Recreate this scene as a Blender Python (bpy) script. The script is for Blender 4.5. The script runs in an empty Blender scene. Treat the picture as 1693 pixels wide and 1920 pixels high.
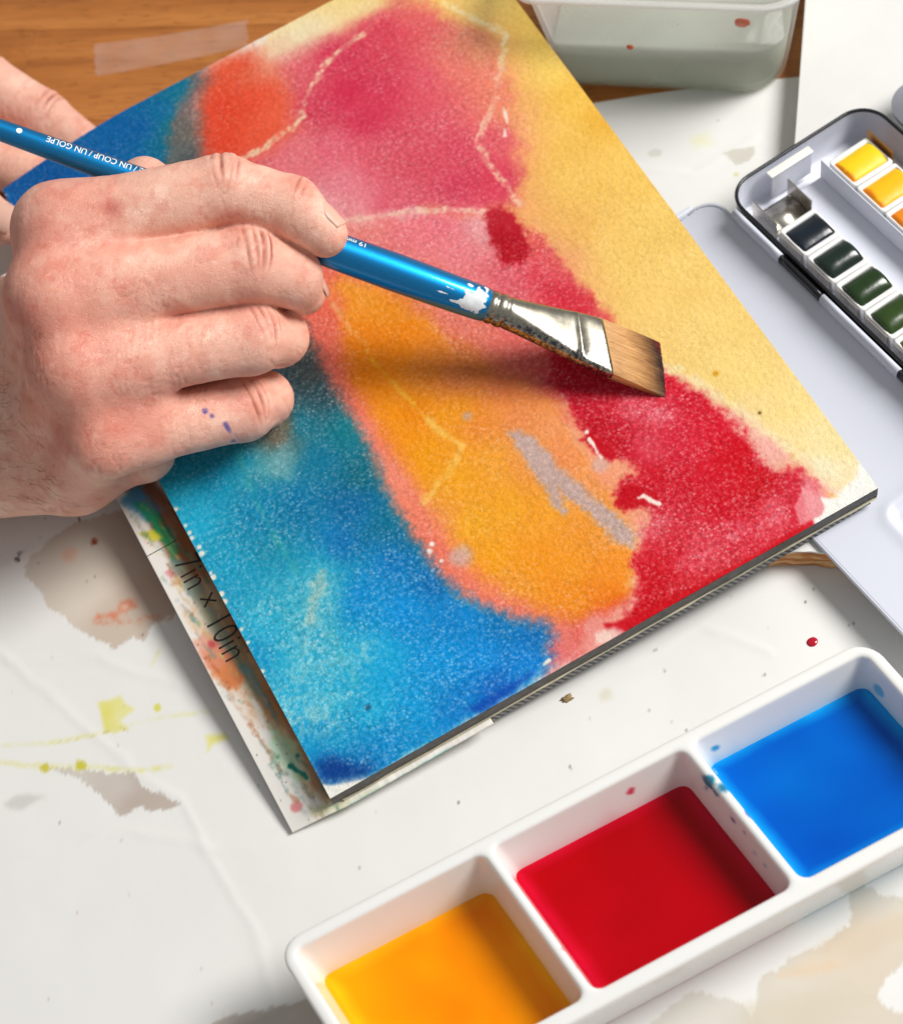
import bpy, bmesh, math, random
import numpy as np
from mathutils import Matrix, Vector
# ---------------------------------------------------------------- camera, world, lamps (all lengths below are centimetres, S turns them into metres)
S = 0.01
sc = bpy.context.scene
col = sc.collection
CAM_POS = (-1.1832, -25.2702, 54.1808)
CAM_ROT = ((0.878834, 0.457711, -0.134726), (-0.457832, 0.729486, -0.508174), (-0.134316, 0.508282, 0.850652))
cd = bpy.data.cameras.new('camera'); cam = bpy.data.objects.new('camera', cd); col.objects.link(cam)
cd.sensor_fit = 'HORIZONTAL'; cd.sensor_width = 36.0; cd.lens = 3900.0 / 1693.0 * 36.0
cd.clip_start = 0.02; cd.clip_end = 50.0
m = Matrix(CAM_ROT).to_4x4(); m.translation = Vector(CAM_POS) * S
cam.matrix_world = m
cd.dof.use_dof = True; cd.dof.focus_distance = 0.60; cd.dof.aperture_fstop = 15.0
sc.camera = cam
wd = bpy.data.worlds.new('World'); sc.world = wd; wd.use_nodes = True
wbg = wd.node_tree.nodes['Background']; wbg.inputs[0].default_value = (0.97, 0.985, 1.0, 1); wbg.inputs[1].default_value = 0.305
def area(name, pos, target, size, power, color=(1, 1, 1), shape='DISK'):
    l = bpy.data.lights.new(name, 'AREA'); l.shape = shape; l.size = size * S; l.energy = power; l.color = color
    o = bpy.data.objects.new(name, l); col.objects.link(o)
    p = Vector(pos) * S; o.location = p
    o.rotation_euler = (Vector(target) * S - p).to_track_quat('-Z', 'Y').to_euler()
    return o
LD = Vector((0.95, -0.22, 1.0)).normalized()
area('studio_key_lamp', Vector((10, 6, 0)) + LD * 165, (10, 6, 0), 74, 35.5, (1.0, 0.98, 0.955))
sc.view_settings.view_transform = 'Standard'; sc.view_settings.look = 'None'; sc.view_settings.exposure = 0.0; sc.view_settings.gamma = 1.0
sc.cycles.use_denoising = True
sc.cycles.max_bounces = 8; sc.cycles.transparent_max_bounces = 16

# ---------------------------------------------------------------- helpers
def lin(c):
    c = np.asarray(c, float) / 255.0
    return np.where(c <= 0.04045, c / 12.92, ((c + 0.055) / 1.055) ** 2.4)
def lin4(c): return tuple(float(v) for v in lin(c)) + (1.0,)
def link(o, parent=None, matrix=None):
    col.objects.link(o)
    if parent is not None: o.parent = parent
    if matrix is not None: o.matrix_local = matrix
    return o
def mesh_from(name, verts, faces, mat=None, smooth=True, attrs=None):
    """verts (n,3) in cm; faces: list of tuples or (m,4) array"""
    v = np.asarray(verts, np.float64) * S
    me = bpy.data.meshes.new(name)
    if isinstance(faces, np.ndarray):
        nf, k = faces.shape
        me.vertices.add(len(v)); me.vertices.foreach_set('co', v.astype(np.float32).ravel())
        me.loops.add(nf * k); me.loops.foreach_set('vertex_index', faces.astype(np.int32).ravel())
        me.polygons.add(nf); me.polygons.foreach_set('loop_start', np.arange(0, nf * k, k, dtype=np.int32))
        me.update(calc_edges=True)
    else:
        me.from_pydata([tuple(p) for p in v], [], [tuple(f) for f in faces])
    me.validate()
    me.polygons.foreach_set('use_smooth', np.full(len(me.polygons), bool(smooth)))
    if attrs:
        for an, arr in attrs.items():
            a4 = np.ones((len(v), 4), np.float32); a4[:, :arr.shape[1]] = arr
            at = me.attributes.new(an, 'FLOAT_COLOR', 'POINT'); at.data.foreach_set('color', a4.ravel())
    if mat is not None: me.materials.append(mat)
    me.update()
    return me
def obj(name, verts, faces, mat=None, parent=None, matrix=None, smooth=True, attrs=None):
    return link(bpy.data.objects.new(name, mesh_from(name, verts, faces, mat, smooth, attrs)), parent, matrix)
def bm_obj(name, bm, mat=None, parent=None, matrix=None, smooth=False):
    bmesh.ops.recalc_face_normals(bm, faces=bm.faces[:])
    me = bpy.data.meshes.new(name)
    for v in bm.verts: v.co *= S
    bm.to_mesh(me); bm.free()
    me.polygons.foreach_set('use_smooth', np.full(len(me.polygons), bool(smooth)))
    if mat is not None: me.materials.append(mat)
    return link(bpy.data.objects.new(name, me), parent, matrix)
def tag(o, label=None, cat=None, group=None, kind=None):
    if label: o['label'] = label
    if cat: o['category'] = cat
    if group: o['group'] = group
    if kind: o['kind'] = kind
    return o
def empty(name, loc, rot=None, label=None, cat=None, group=None):
    o = bpy.data.objects.new(name, None); o.empty_display_size = 0.02
    mm = (rot.to_4x4() if rot is not None else Matrix.Identity(4)); mm.translation = Vector(loc) * S
    col.objects.link(o); o.matrix_world = mm
    return tag(o, label, cat, group)
def box_bm(x0, x1, y0, y1, z0, z1, bev=0.0, seg=2, bm=None):
    bm = bm or bmesh.new()
    b2 = bmesh.new()
    bmesh.ops.create_cube(b2, size=1.0)
    for v in b2.verts:
        v.co = Vector((x0 + (v.co.x + .5) * (x1 - x0), y0 + (v.co.y + .5) * (y1 - y0), z0 + (v.co.z + .5) * (z1 - z0)))
    if bev > 0: bmesh.ops.bevel(b2, geom=b2.edges[:], offset=bev, segments=seg, profile=0.5, affect='EDGES')
    me = bpy.data.meshes.new('tmp'); b2.to_mesh(me); b2.free(); bm.from_mesh(me); bpy.data.meshes.remove(me)
    return bm
def rrect(x0, x1, y0, y1, r, n=8):
    out = []
    for cx, cy, a0 in ((x1 - r, y1 - r, 0), (x0 + r, y1 - r, 90), (x0 + r, y0 + r, 180), (x1 - r, y0 + r, 270)):
        for i in range(n + 1):
            a = math.radians(a0 + 90 * i / n); out.append((cx + r * math.cos(a), cy + r * math.sin(a)))
    return out
def loft(rings, cap0=True, cap1=True, closed=True):
    """rings: list of (n,3) lists, one after the other -> verts, faces"""
    n = len(rings[0]); V = [p for r in rings for p in r]; F = []
    for i in range(len(rings) - 1):
        for j in range(n if closed else n - 1):
            a = i * n + j; b = i * n + (j + 1) % n
            F.append((a, b, b + n, a + n))
    if cap0: F.append(tuple(range(n - 1, -1, -1)))
    if cap1: F.append(tuple(range((len(rings) - 1) * n, len(rings) * n)))
    return V, F
_rng = np.random.default_rng(7)
_LAT = _rng.random((256, 256))
def vnoise(x, y, f, seed=0):
    x = x * f + seed * 17.31; y = y * f + seed * 9.77
    xi = np.floor(x).astype(int); yi = np.floor(y).astype(int); u = x - xi; v = y - yi
    u = u * u * (3 - 2 * u); v = v * v * (3 - 2 * v)
    g = lambda a, b: _LAT[a & 255, b & 255]
    return (g(xi, yi) * (1 - u) + g(xi + 1, yi) * u) * (1 - v) + (g(xi, yi + 1) * (1 - u) + g(xi + 1, yi + 1) * u) * v
def fbm(x, y, f, oct=4, seed=0, gain=0.55):
    t = np.zeros_like(x); a = 1.0; s = 0.0
    for i in range(oct):
        t += a * (vnoise(x, y, f, seed + i * 3) - 0.5) * 2; s += a; a *= gain; f *= 2.03
    return t / s
def sstep(a, b, x):
    t = np.clip((x - a) / (b - a), 0, 1); return t * t * (3 - 2 * t)
def poly_sd(X, Y, poly):
    """signed distance to a polygon, positive inside"""
    P = np.asarray(poly, float); d = np.full(X.shape, 1e9); ins = np.zeros(X.shape, bool)
    for (ax, ay), (bx, by) in zip(P, np.roll(P, -1, 0)):
        ex, ey = bx - ax, by - ay; wx, wy = X - ax, Y - ay
        t = np.clip((wx * ex + wy * ey) / (ex * ex + ey * ey + 1e-12), 0, 1)
        d = np.minimum(d, (wx - ex * t) ** 2 + (wy - ey * t) ** 2)
        c = ((ay > Y) != (by > Y)) & (X < (bx - ax) * (Y - ay) / (by - ay + 1e-12) + ax)
        ins ^= c
    d = np.sqrt(d); return np.where(ins, d, -d)
def line_d(X, Y, pts):
    d = np.full(X.shape, 1e9)
    for (ax, ay), (bx, by) in zip(pts[:-1], pts[1:]):
        ex, ey = bx - ax, by - ay; wx, wy = X - ax, Y - ay
        t = np.clip((wx * ex + wy * ey) / (ex * ex + ey * ey + 1e-12), 0, 1)
        d = np.minimum(d, (wx - ex * t) ** 2 + (wy - ey * t) ** 2)
    return np.sqrt(d)
def idw(X, Y, pts, p=3.0, eps=0.35):
    num = np.zeros(X.shape + (3,)); den = np.zeros(X.shape)
    for x, y, c in pts:
        w = 1.0 / ((X - x) ** 2 + (Y - y) ** 2 + eps * eps) ** (p / 2)
        num += w[..., None] * np.asarray(c, float); den += w
    return num / den[..., None]
class Wash:
    """pigment laid in washes over a grid of points; colours in sRGB 0..255"""
    def __init__(s, X, Y, base):
        s.X, s.Y = X, Y; s.c = np.ones(X.shape + (3,)) * np.asarray(base, float); s.g = np.zeros(X.shape)
    def mask(s, poly, soft, rough, f=1.2, seed=0, fine=0.0):
        d = poly_sd(s.X, s.Y, poly) + rough * fbm(s.X, s.Y, f, 5, seed, 0.62)
        if fine: d = d + fine * fbm(s.X, s.Y, 9.0, 2, seed + 40, 0.7)
        return sstep(-soft, soft, d)
    def lay(s, m, color, op=1.0, gran=None, wob=0.25, seed=3):
        if isinstance(color, list):
            wx = s.X + wob * fbm(s.X, s.Y, 0.9, 4, seed); wy = s.Y + wob * fbm(s.X, s.Y, 0.9, 4, seed + 11)
            color = idw(wx, wy, color)
        a = (m * op)[..., None]
        s.c = s.c * (1 - a) + np.asarray(color, float) * a
        if gran is not None: s.g = s.g * (1 - m * op) + gran * m * op
    def poly(s, poly, color, soft=0.15, rough=0.15, op=1.0, gran=None, f=1.2, seed=0, fine=0.0, tide=0):
        m = s.mask(poly, soft, rough, f, seed, fine); s.lay(m, color, op, gran, seed=seed + 5)
        if tide: s.c = s.c - (tide * np.clip(1 - np.abs(m - 0.55) / 0.45, 0, 1) * (0.6 + 0.8 * vnoise(s.X, s.Y, 1.5, seed)))[..., None]
    def spot(s, x, y, r, color, soft=0.1, rough=0.0, op=1.0, gran=None, seed=0, speck=0.0):
        d = r - np.hypot(s.X - x, s.Y - y) + rough * fbm(s.X, s.Y, 2.2, 4, seed)
        m = sstep(-soft, soft, d)
        if speck: m = m * (1 - speck + speck * sstep(-0.12, 0.22, fbm(s.X, s.Y, 7.5, 3, seed + 3, 0.7) + 0.25 * fbm(s.X, s.Y, 2.0, 2, seed)))
        s.lay(m, color, op, gran)
    def line(s, pts, w, color, soft=0.06, rough=0.1, op=1.0, gran=None, seed=0, broken=0.0):
        d = 0.42 * w - line_d(s.X, s.Y, pts) + rough * fbm(s.X, s.Y, 4.0, 3, seed)
        m = sstep(-soft, soft, d)
        if broken: m = m * (1 - broken * sstep(-0.05, 0.25, fbm(s.X, s.Y, 3.5, 3, seed + 8))) * (1 - 1.2 * broken * sstep(0.0, 0.3, fbm(s.X, s.Y, 10.0, 2, seed + 9))).clip(0, 1)
        s.lay(m, color, op, gran)
    def attrs(s):
        return {'Col': (0.93 * lin(np.clip(s.c, 0, 255))).reshape(-1, 3).astype(np.float32),
                'Gran': np.repeat((s.g * np.clip(0.85 + 0.8 * fbm(s.X, s.Y, 0.7, 4, 61), 0.4, 1.3)).reshape(-1, 1), 3, 1).astype(np.float32)}
def grid_mesh(X, Y, Z):
    ny, nx = X.shape
    V = np.stack([X.ravel(), Y.ravel(), Z.ravel()], 1)
    i = np.arange(ny * nx).reshape(ny, nx)
    F = np.stack([i[:-1, :-1], i[:-1, 1:], i[1:, 1:], i[1:, :-1]], -1).reshape(-1, 4)
    return V, F

# ---------------------------------------------------------------- materials
class NT:
    def __init__(s, name):
        s.m = bpy.data.materials.new(name); s.m.use_nodes = True; s.t = s.m.node_tree
        s.b = s.t.nodes['Principled BSDF']; s.out = s.t.nodes['Material Output']; s._co = None
    def n(s, typ, **kw):
        nd = s.t.nodes.new(typ)
        for k, v in kw.items():
            if k in nd.inputs: s.set(nd.inputs[k], v)
            else: setattr(nd, k, v)
        return nd
    def set(s, sock, v):
        if isinstance(v, bpy.types.NodeSocket): s.t.links.new(v, sock)
        else: sock.default_value = v
    def co(s, scale=(1, 1, 1), rot=(0, 0, 0), loc=(0, 0, 0)):
        if s._co is None: s._co = s.t.nodes.new('ShaderNodeTexCoord')
        mp = s.t.nodes.new('ShaderNodeMapping'); s.t.links.new(s._co.outputs['Object'], mp.inputs[0])
        mp.inputs['Scale'].default_value = tuple(100.0 * k for k in scale)     # object metres -> cm
        mp.inputs['Rotation'].default_value = rot; mp.inputs['Location'].default_value = loc
        return mp.outputs[0]
    def noise(s, scale, detail=3.0, rough=0.55, vec=None, dist=0.0):
        nd = s.n('ShaderNodeTexNoise'); s.set(nd.inputs['Vector'], vec if vec is not None else s.co())
        nd.inputs['Scale'].default_value = scale; nd.inputs['Detail'].default_value = detail
        nd.inputs['Roughness'].default_value = rough; nd.inputs['Distortion'].default_value = dist
        return nd.outputs[0]
    def ramp(s, fac, *stops, interp='LINEAR'):
        nd = s.t.nodes.new('ShaderNodeValToRGB'); nd.color_ramp.interpolation = interp; s.set(nd.inputs[0], fac)
        el = nd.color_ramp.elements
        while len(el) < len(stops): el.new(0.5)
        for e, (p, c) in zip(el, stops):
            e.position = p; e.color = c if len(c) == 4 else tuple(c) + (1,)
        return nd.outputs[0]
    def step(s, fac, a, b): return s.ramp(fac, (a, (0, 0, 0)), (b, (1, 1, 1)))
    def math(s, op, a, b=0.0):
        nd = s.t.nodes.new('ShaderNodeMath'); nd.operation = op; s.set(nd.inputs[0], a); s.set(nd.inputs[1], b); return nd.outputs[0]
    def mix(s, fac, a, b, mode='MIX'):
        nd = s.t.nodes.new('ShaderNodeMixRGB'); nd.blend_type = mode
        s.set(nd.inputs[0], fac); s.set(nd.inputs[1], a); s.set(nd.inputs[2], b); return nd.outputs[0]
    def attr(s, name): return s.n('ShaderNodeAttribute', attribute_name=name).outputs['Color']
    def bump(s, h, strength=0.3, dist=0.02, normal=None):
        nd = s.t.nodes.new('ShaderNodeBump'); nd.inputs['Strength'].default_value = strength; nd.inputs['Distance'].default_value = dist * S
        s.set(nd.inputs['Height'], h)
        if normal is not None: s.set(nd.inputs['Normal'], normal)
        s.t.links.new(nd.outputs[0], s.b.inputs['Normal']); return nd.outputs[0]
    def p(s, **kw):
        names = {'base': 'Base Color', 'rough': 'Roughness', 'metal': 'Metallic', 'spec': 'Specular IOR Level', 'coat': 'Coat Weight', 'coatr': 'Coat Roughness',
                 'trans': 'Transmission Weight', 'ior': 'IOR', 'sss': 'Subsurface Weight', 'alpha': 'Alpha', 'aniso': 'Anisotropic', 'sheen': 'Sheen Weight'}
        for k, v in kw.items(): s.set(s.b.inputs[names[k]], v)
        return s
def simple(name, rgb, rough=0.5, var=0.06, scale=1.5, bump=0.0, bscale=12.0, **kw):
    t = NT(name); c = lin4(rgb)
    f = t.noise(scale, 4)
    dark = tuple(v * (1 - var * 1.6) for v in c[:3]) + (1,); lite = tuple(min(1, v * (1 + var)) for v in c[:3]) + (1,)
    t.p(base=t.ramp(f, (0.3, dark), (0.7, lite)), rough=rough, **kw)
    if bump: t.bump(t.noise(bscale, 3), bump, 0.02)
    return t.m
def painted_paper(name, tooth=0.75, light=(0.82, 0.80, 0.75), gs=6.6):
    t = NT(name); c = t.attr('Col'); g = t.attr('Gran')
    co = t.co()
    n1 = t.noise(gs, 4, 0.6, co); n2 = t.noise(gs * 2.3, 3, 0.6, co); n3 = t.noise(gs * .35, 3, 0.6, co)
    pit = t.math('ADD', t.math('MULTIPLY', n1, 0.72), t.math('MULTIPLY', n2, 0.28))
    wv = t.n('ShaderNodeVectorMath', operation='ADD'); t.set(wv.inputs[0], co)
    nd = t.n('ShaderNodeTexNoise'); t.set(nd.inputs['Vector'], co); nd.inputs['Scale'].default_value = 9.0; nd.inputs['Detail'].default_value = 3.0
    sc_ = t.n('ShaderNodeVectorMath', operation='SCALE'); t.set(sc_.inputs[0], nd.outputs['Color']); sc_.inputs['Scale'].default_value = 0.09; t.set(wv.inputs[1], sc_.outputs[0])
    v1 = t.n('ShaderNodeTexVoronoi'); t.set(v1.inputs['Vector'], wv.outputs[0]); v1.inputs['Scale'].default_value = gs * 1.35; v1.feature = 'SMOOTH_F1'; v1.inputs['Smoothness'].default_value = 0.25
    dot = t.ramp(v1.outputs['Distance'], (0.10, (1, 1, 1)), (0.52, (0, 0, 0)))
    gate = t.step(t.math('ADD', t.math('MULTIPLY', n3, 1.0), t.math('MULTIPLY', n1, 0.5)), 0.62, 0.92)
    sp = t.math('MULTIPLY', t.math('MULTIPLY', dot, t.math('ADD', t.math('MULTIPLY', gate, 0.85), 0.15)), g)
    sp = t.math('ADD', sp, t.math('MULTIPLY', t.math('MULTIPLY', t.step(pit, 0.50, 0.66), g), 0.30))
    gm = t.n('ShaderNodeGamma'); t.set(gm.inputs[0], c); gm.inputs[1].default_value = 0.55
    lt = t.mix(0.24, gm.outputs[0], light + (1,))
    base = t.mix(t.math('MINIMUM', t.math('MULTIPLY', sp, 0.68), 0.8), c, lt)
    dk = t.math('MULTIPLY', t.step(t.math('SUBTRACT', 1.0, pit), 0.46, 0.64), t.math('ADD', t.math('MULTIPLY', g, 1.0), 0.14))
    base = t.mix(dk, base, t.mix(1.0, base, (0.70, 0.74, 0.74, 1), 'MULTIPLY'))
    t.p(base=base, rough=0.7, spec=0.12)
    t.bump(t.math('ADD', t.noise(8.0, 3, 0.6, co), t.math('MULTIPLY', t.noise(22.0, 2, 0.5, co), 0.4)), tooth, 0.035)
    return t.m
# ---------------------------------------------------------------- setting: wooden table of glued staves
def wood_material():
    t = NT('beech_wood'); co = t.co()
    info = t.n('ShaderNodeObjectInfo').outputs['Random']
    sh = t.n('ShaderNodeCombineXYZ'); t.set(sh.inputs[0], t.math('MULTIPLY', info, 37.0)); t.set(sh.inputs[1], t.math('MULTIPLY', info, 91.0))
    va = t.n('ShaderNodeVectorMath', operation='ADD'); t.set(va.inputs[0], co); t.set(va.inputs[1], sh.outputs[0])
    def st(sx, sy):
        mp = t.n('ShaderNodeMapping'); t.set(mp.inputs[0], va.outputs[0]); mp.inputs['Scale'].default_value = (sx, sy, 1); return mp.outputs[0]
    broad = t.noise(1.0, 4, 0.55, st(0.10, 0.9), 0.6)
    fine = t.noise(1.0, 3, 0.6, st(0.55, 9.0), 0.2)
    fleck = t.noise(1.0, 2, 0.5, st(1.3, 11.0))
    c = t.ramp(broad, (0.25, lin4((150, 88, 38))), (0.5, lin4((180, 112, 52))), (0.75, lin4((198, 130, 66))))
    c = t.mix(t.math('MULTIPLY', t.step(fine, 0.45, 0.75), 0.45), c, lin4((132, 70, 24)))
    c = t.mix(t.math('MULTIPLY', t.step(fleck, 0.62, 0.70), 0.7), c, lin4((96, 46, 16)))
    tint = t.ramp(info, (0, (0.90, 0.88, 0.84)), (1, (1.06, 1.06, 1.06)))
    t.p(base=t.mix(1.0, c, tint, 'MULTIPLY'), rough=0.42, spec=0.4)
    t.bump(fine, 0.12, 0.02)
    return t.m
WOOD = wood_material()
top = tag(bm_obj('tabletop', box_bm(-34, 52, -34, 52, -3.0, -0.62), WOOD), kind='structure')
wa = math.radians(-33.0); rw = Matrix.Rotation(wa, 4, 'Z')
R = random.Random(4)
v = -6.0; k = 0
plank_mesh = {}
for row in range(12):
    wdt = 4.4; v0 = 4.0 + row * wdt; u = -22.0 - R.random() * 14
    while u < 42:
        ln = R.choice((18.0, 24.0, 30.0))
        key = ln
        if key not in plank_mesh:
            bm = box_bm(0, ln - 0.012, 0, wdt - 0.012, -0.6, -0.03, 0.015, 1)
            o = bm_obj('plank', bm, WOOD, top); plank_mesh[key] = o.data
        else:
            o = link(bpy.data.objects.new('plank', plank_mesh[key]), top)
        c = rw @ Vector((u, v0, 0)); mm = rw.copy(); mm.translation = c * S; o.matrix_local = mm
        u += ln

# clear adhesive tape stuck on the wood
t = NT('clear_tape'); t.p(base=lin4((226, 190, 172)), rough=0.38, spec=0.5)
tr = t.t.nodes.new('ShaderNodeBsdfTransparent'); mx = t.t.nodes.new('ShaderNodeMixShader')
t.set(mx.inputs[0], t.ramp(t.noise(0.9, 3), (0.3, (0.20, 0.20, 0.20)), (0.7, (0.34, 0.34, 0.34))))
t.t.links.new(tr.outputs[0], mx.inputs[1]); t.t.links.new(t.b.outputs[0], mx.inputs[2]); t.t.links.new(mx.outputs[0], t.out.inputs[0])
TP = [(5.34, 31.84), (7.64, 30.75), (9.12, 30.16), (10.64, 29.60), (10.03, 28.45), (8.56, 28.91), (7.08, 29.44), (4.79, 30.31)]
V, F = [], []
n = len(TP)
top_e = TP[:4]; bot_e = TP[4:][::-1]
def along(e, tt):
    q = tt * (len(e) - 1); i = min(int(q), len(e) - 2); f = q - i
    return (e[i][0] * (1 - f) + e[i + 1][0] * f, e[i][1] * (1 - f) + e[i + 1][1] * f)
rr = random.Random(3)
for i in range(41):
    a = along(top_e, i / 40); b = along(bot_e, i / 40); jag = 0.10 * rr.random() if i in (0, 40) else 0
    for j in range(9):
        f = j / 8; x = a[0] * (1 - f) + b[0] * f + (0.16 * rr.random() if i in (0, 40) else 0); y = a[1] * (1 - f) + b[1] * f
        V.append((x, y, -0.018 + 0.010 * rr.random() * (0.3 + (f > .9))))
for i in range(40):
    for j in range(8):
        a = i * 9 + j; F.append((a, a + 1, a + 10, a + 9))
tag(obj('adhesive_tape', V, F, t.m), 'strip of clear adhesive tape stuck on the bare brown wood', 'tape')

# ---------------------------------------------------------------- stained white paper over the table
sheet_edge = [(-5.59, 29.13), (5.00, 24.61), (12.04, 21.91), (18.82, 19.09), (20.62, 18.37), (22.29, 17.63), (23.92, 16.84), (25.39, 16.08), (28.72, 14.42), (31.89, 12.86)]
xs = np.arange(-15, 34, 0.072); nrow = 480
ed = np.array(sorted(sheet_edge)); ymax = np.interp(xs, ed[:, 0], ed[:, 1])
tt = np.linspace(0, 1, nrow)[:, None]
Yg = -17.0 + (ymax[None, :] + 17.0) * tt; Xg = np.repeat(xs[None, :], nrow, 0)
Zg = 0.02 + 0.05 * fbm(Xg, Yg, 0.16, 3, 5) + 0.006 * fbm(Xg, Yg, 0.9, 2, 9)
for cr_ in ([(-6.98, 11.18), (-5.67, 7.23), (-3.88, 2.79), (-3.52, -2.04), (-4.32, -5.19)], [(-10.09, 3.81), (-6.05, 2.93), (-3.33, 0.57), (-0.53, 0.03)], [(9.49, -0.15), (11.86, -0.38), (13.10, -2.15)], [(-6.51, 9.61), (-4.14, 8.38), (-2.44, 6.10)], [(18.43, 16.39), (20.30, 14.31), (22.88, 14.49)]):
    Zg = Zg + 0.016 * np.exp(-(line_d(Xg + 0.25 * fbm(Xg, Yg, 0.6, 3, 2), Yg + 0.25 * fbm(Xg, Yg, 0.6, 3, 4), cr_) / 0.16) ** 2)
w = Wash(Xg, Yg, (231, 230, 226))
w.c += (fbm(Xg, Yg, 0.22, 4, 2) * 4)[..., None]
warm, tan_, grey = (203, 190, 174), (214, 202, 184), (192, 184, 174)
w.poly([(-4.93, 12.51), (-4.37, 12.77), (-3.50, 13.02), (-2.77, 13.07), (-1.42, 12.74), (-0.35, 12.19), (-0.85, 9.14), (-1.43, 8.42), (-2.24, 8.44), (-2.65, 8.18), (-2.93, 8.38), (-3.55, 8.27), (-3.71, 8.75), (-3.95, 9.07), (-4.52, 10.10), (-4.79, 10.70), (-4.77, 11.30), (-4.99, 12.03)], [(x, y, c) for (x, y), c in zip([(-4.40, 12.23), (-3.01, 12.03), (-1.32, 11.66), (-3.66, 10.88), (-3.01, 8.96), (-1.49, 9.54)], [(205, 194, 180), (214, 202, 187), (196, 178, 162), (216, 205, 190), (200, 184, 167), (196, 172, 152)])], 0.05, 0.16, 0.95, f=1.8, seed=3, tide=13, fine=0.06)
w.poly([(-6.86, 5.78), (-6.01, 5.11), (-5.34, 4.63), (-4.62, 4.20), (-4.65, 3.73), (-4.21, 3.22), (-3.86, 2.62), (-4.17, 2.60), (-4.64, 2.82), (-4.92, 3.10), (-5.43, 3.19), (-5.58, 3.57), (-5.81, 4.13), (-6.11, 4.86)], [(x, y, c) for (x, y), c in zip([(-6.31, 5.21), (-5.19, 4.15), (-4.87, 3.28)], [(204, 197, 186), (198, 188, 178), (183, 168, 156)])], 0.04, 0.13, 0.95, f=2.0, seed=8, tide=14, fine=0.07)
w.poly([(-8.35, 5.29), (-7.98, 5.35), (-7.54, 5.16), (-7.20, 4.88), (-7.53, 4.92), (-7.97, 4.93), (-8.27, 5.13)], (205, 202, 196), 0.10, 0.1, 0.8, seed=6)
w.poly([(-4.70, 6.93), (-4.35, 6.80), (-4.00, 6.75), (-3.96, 6.44), (-3.79, 6.09), (-4.13, 6.02), (-4.33, 5.97), (-4.21, 5.58), (-4.63, 5.71), (-4.88, 5.92)], [(x, y, c) for (x, y), c in zip([(-4.58, 6.47), (-4.05, 6.25), (-4.55, 5.91), (-4.60, 6.83), (-4.29, 5.99)], [(221, 212, 78), (226, 222, 140), (222, 214, 96), (230, 226, 150), (232, 229, 190)])], 0.07, 0.06, 0.9, seed=4)
w.line([(-4.95, 5.91), (-4.62, 5.75), (-4.42, 5.75), (-4.25, 5.57)], 0.05, (190, 160, 60), 0.03, 0.03, 0.6)
x, y = [(-3.20, 5.78)][0]; w.spot(x, y, 0.13, (214, 212, 92), 0.04, 0.04, 0.9)
w.line([(-8.10, 7.30), (-6.22, 6.31), (-4.82, 5.89), (-3.25, 5.45), (-1.64, 4.72)], 0.10, (222, 220, 150), 0.10, 0.06, 0.7, broken=0.5, seed=3)
w.line([(-6.21, 6.32), (-5.61, 6.08), (-5.19, 5.93)], 0.06, (214, 208, 110), 0.05, 0.04, 0.7)
w.line([(-8.28, 6.81), (-6.93, 5.84), (-5.82, 5.15), (-4.49, 4.20), (-3.61, 3.83)], 0.12, (220, 216, 120), 0.10, 0.07, 0.75, broken=0.4, seed=6)
for q in [(-6.88, 5.79), (-5.92, 5.24)]: w.spot(q[0], q[1], 0.16, (200, 192, 60), 0.05, 0.10, 0.9)
w.poly([(-2.27, 4.17), (-1.79, 4.00), (-1.71, 3.72), (-2.22, 3.82), (-2.45, 3.69)], (222, 217, 110), 0.12, 0.1, 0.8, seed=9)
w.line([(-2.33, 7.59), (-2.76, 7.22)], 0.10, (222, 220, 160), 0.1, 0.1, 0.6)
w.poly([(-3.68, 9.52), (-3.54, 9.72), (-3.07, 9.47), (-2.76, 9.71), (-2.39, 9.57), (-2.42, 9.24), (-2.65, 9.21), (-3.05, 9.29)], (214, 120, 86), 0.12, 0.22, 0.75, f=4, seed=2)
w.spot(*[(-2.71, 9.46)][0], 0.12, (226, 190, 170), 0.08, 0.1, 0.8)
w.line([(-3.71, 9.52), (-2.99, 8.99), (-1.93, 8.51), (-1.29, 8.33)], 0.20, (206, 130, 100), 0.12, 0.18, 0.6, broken=0.6, seed=5)
w.spot(*[(-2.66, 12.13)][0], 0.13, (150, 72, 44), 0.04, 0.10, 0.95)
w.spot(*[(-3.49, 12.11)][0], 0.22, (226, 170, 140), 0.15, 0.15, 0.6)
w.line([(-4.94, 13.01), (-4.70, 12.95)], 0.06, (60, 52, 50), 0.03, 0.06); w.line([(-5.04, 12.89), (-4.99, 12.77)], 0.07, (60, 52, 50), 0.03, 0.05)
w.line([(-2.76, 13.19), (-2.74, 13.05)], 0.04, (70, 62, 60), 0.02, 0.03)
w.line([(-5.84, 11.35), (-5.22, 11.08)], 0.06, (226, 190, 170), 0.05, 0.1, 0.5, broken=0.8)
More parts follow.
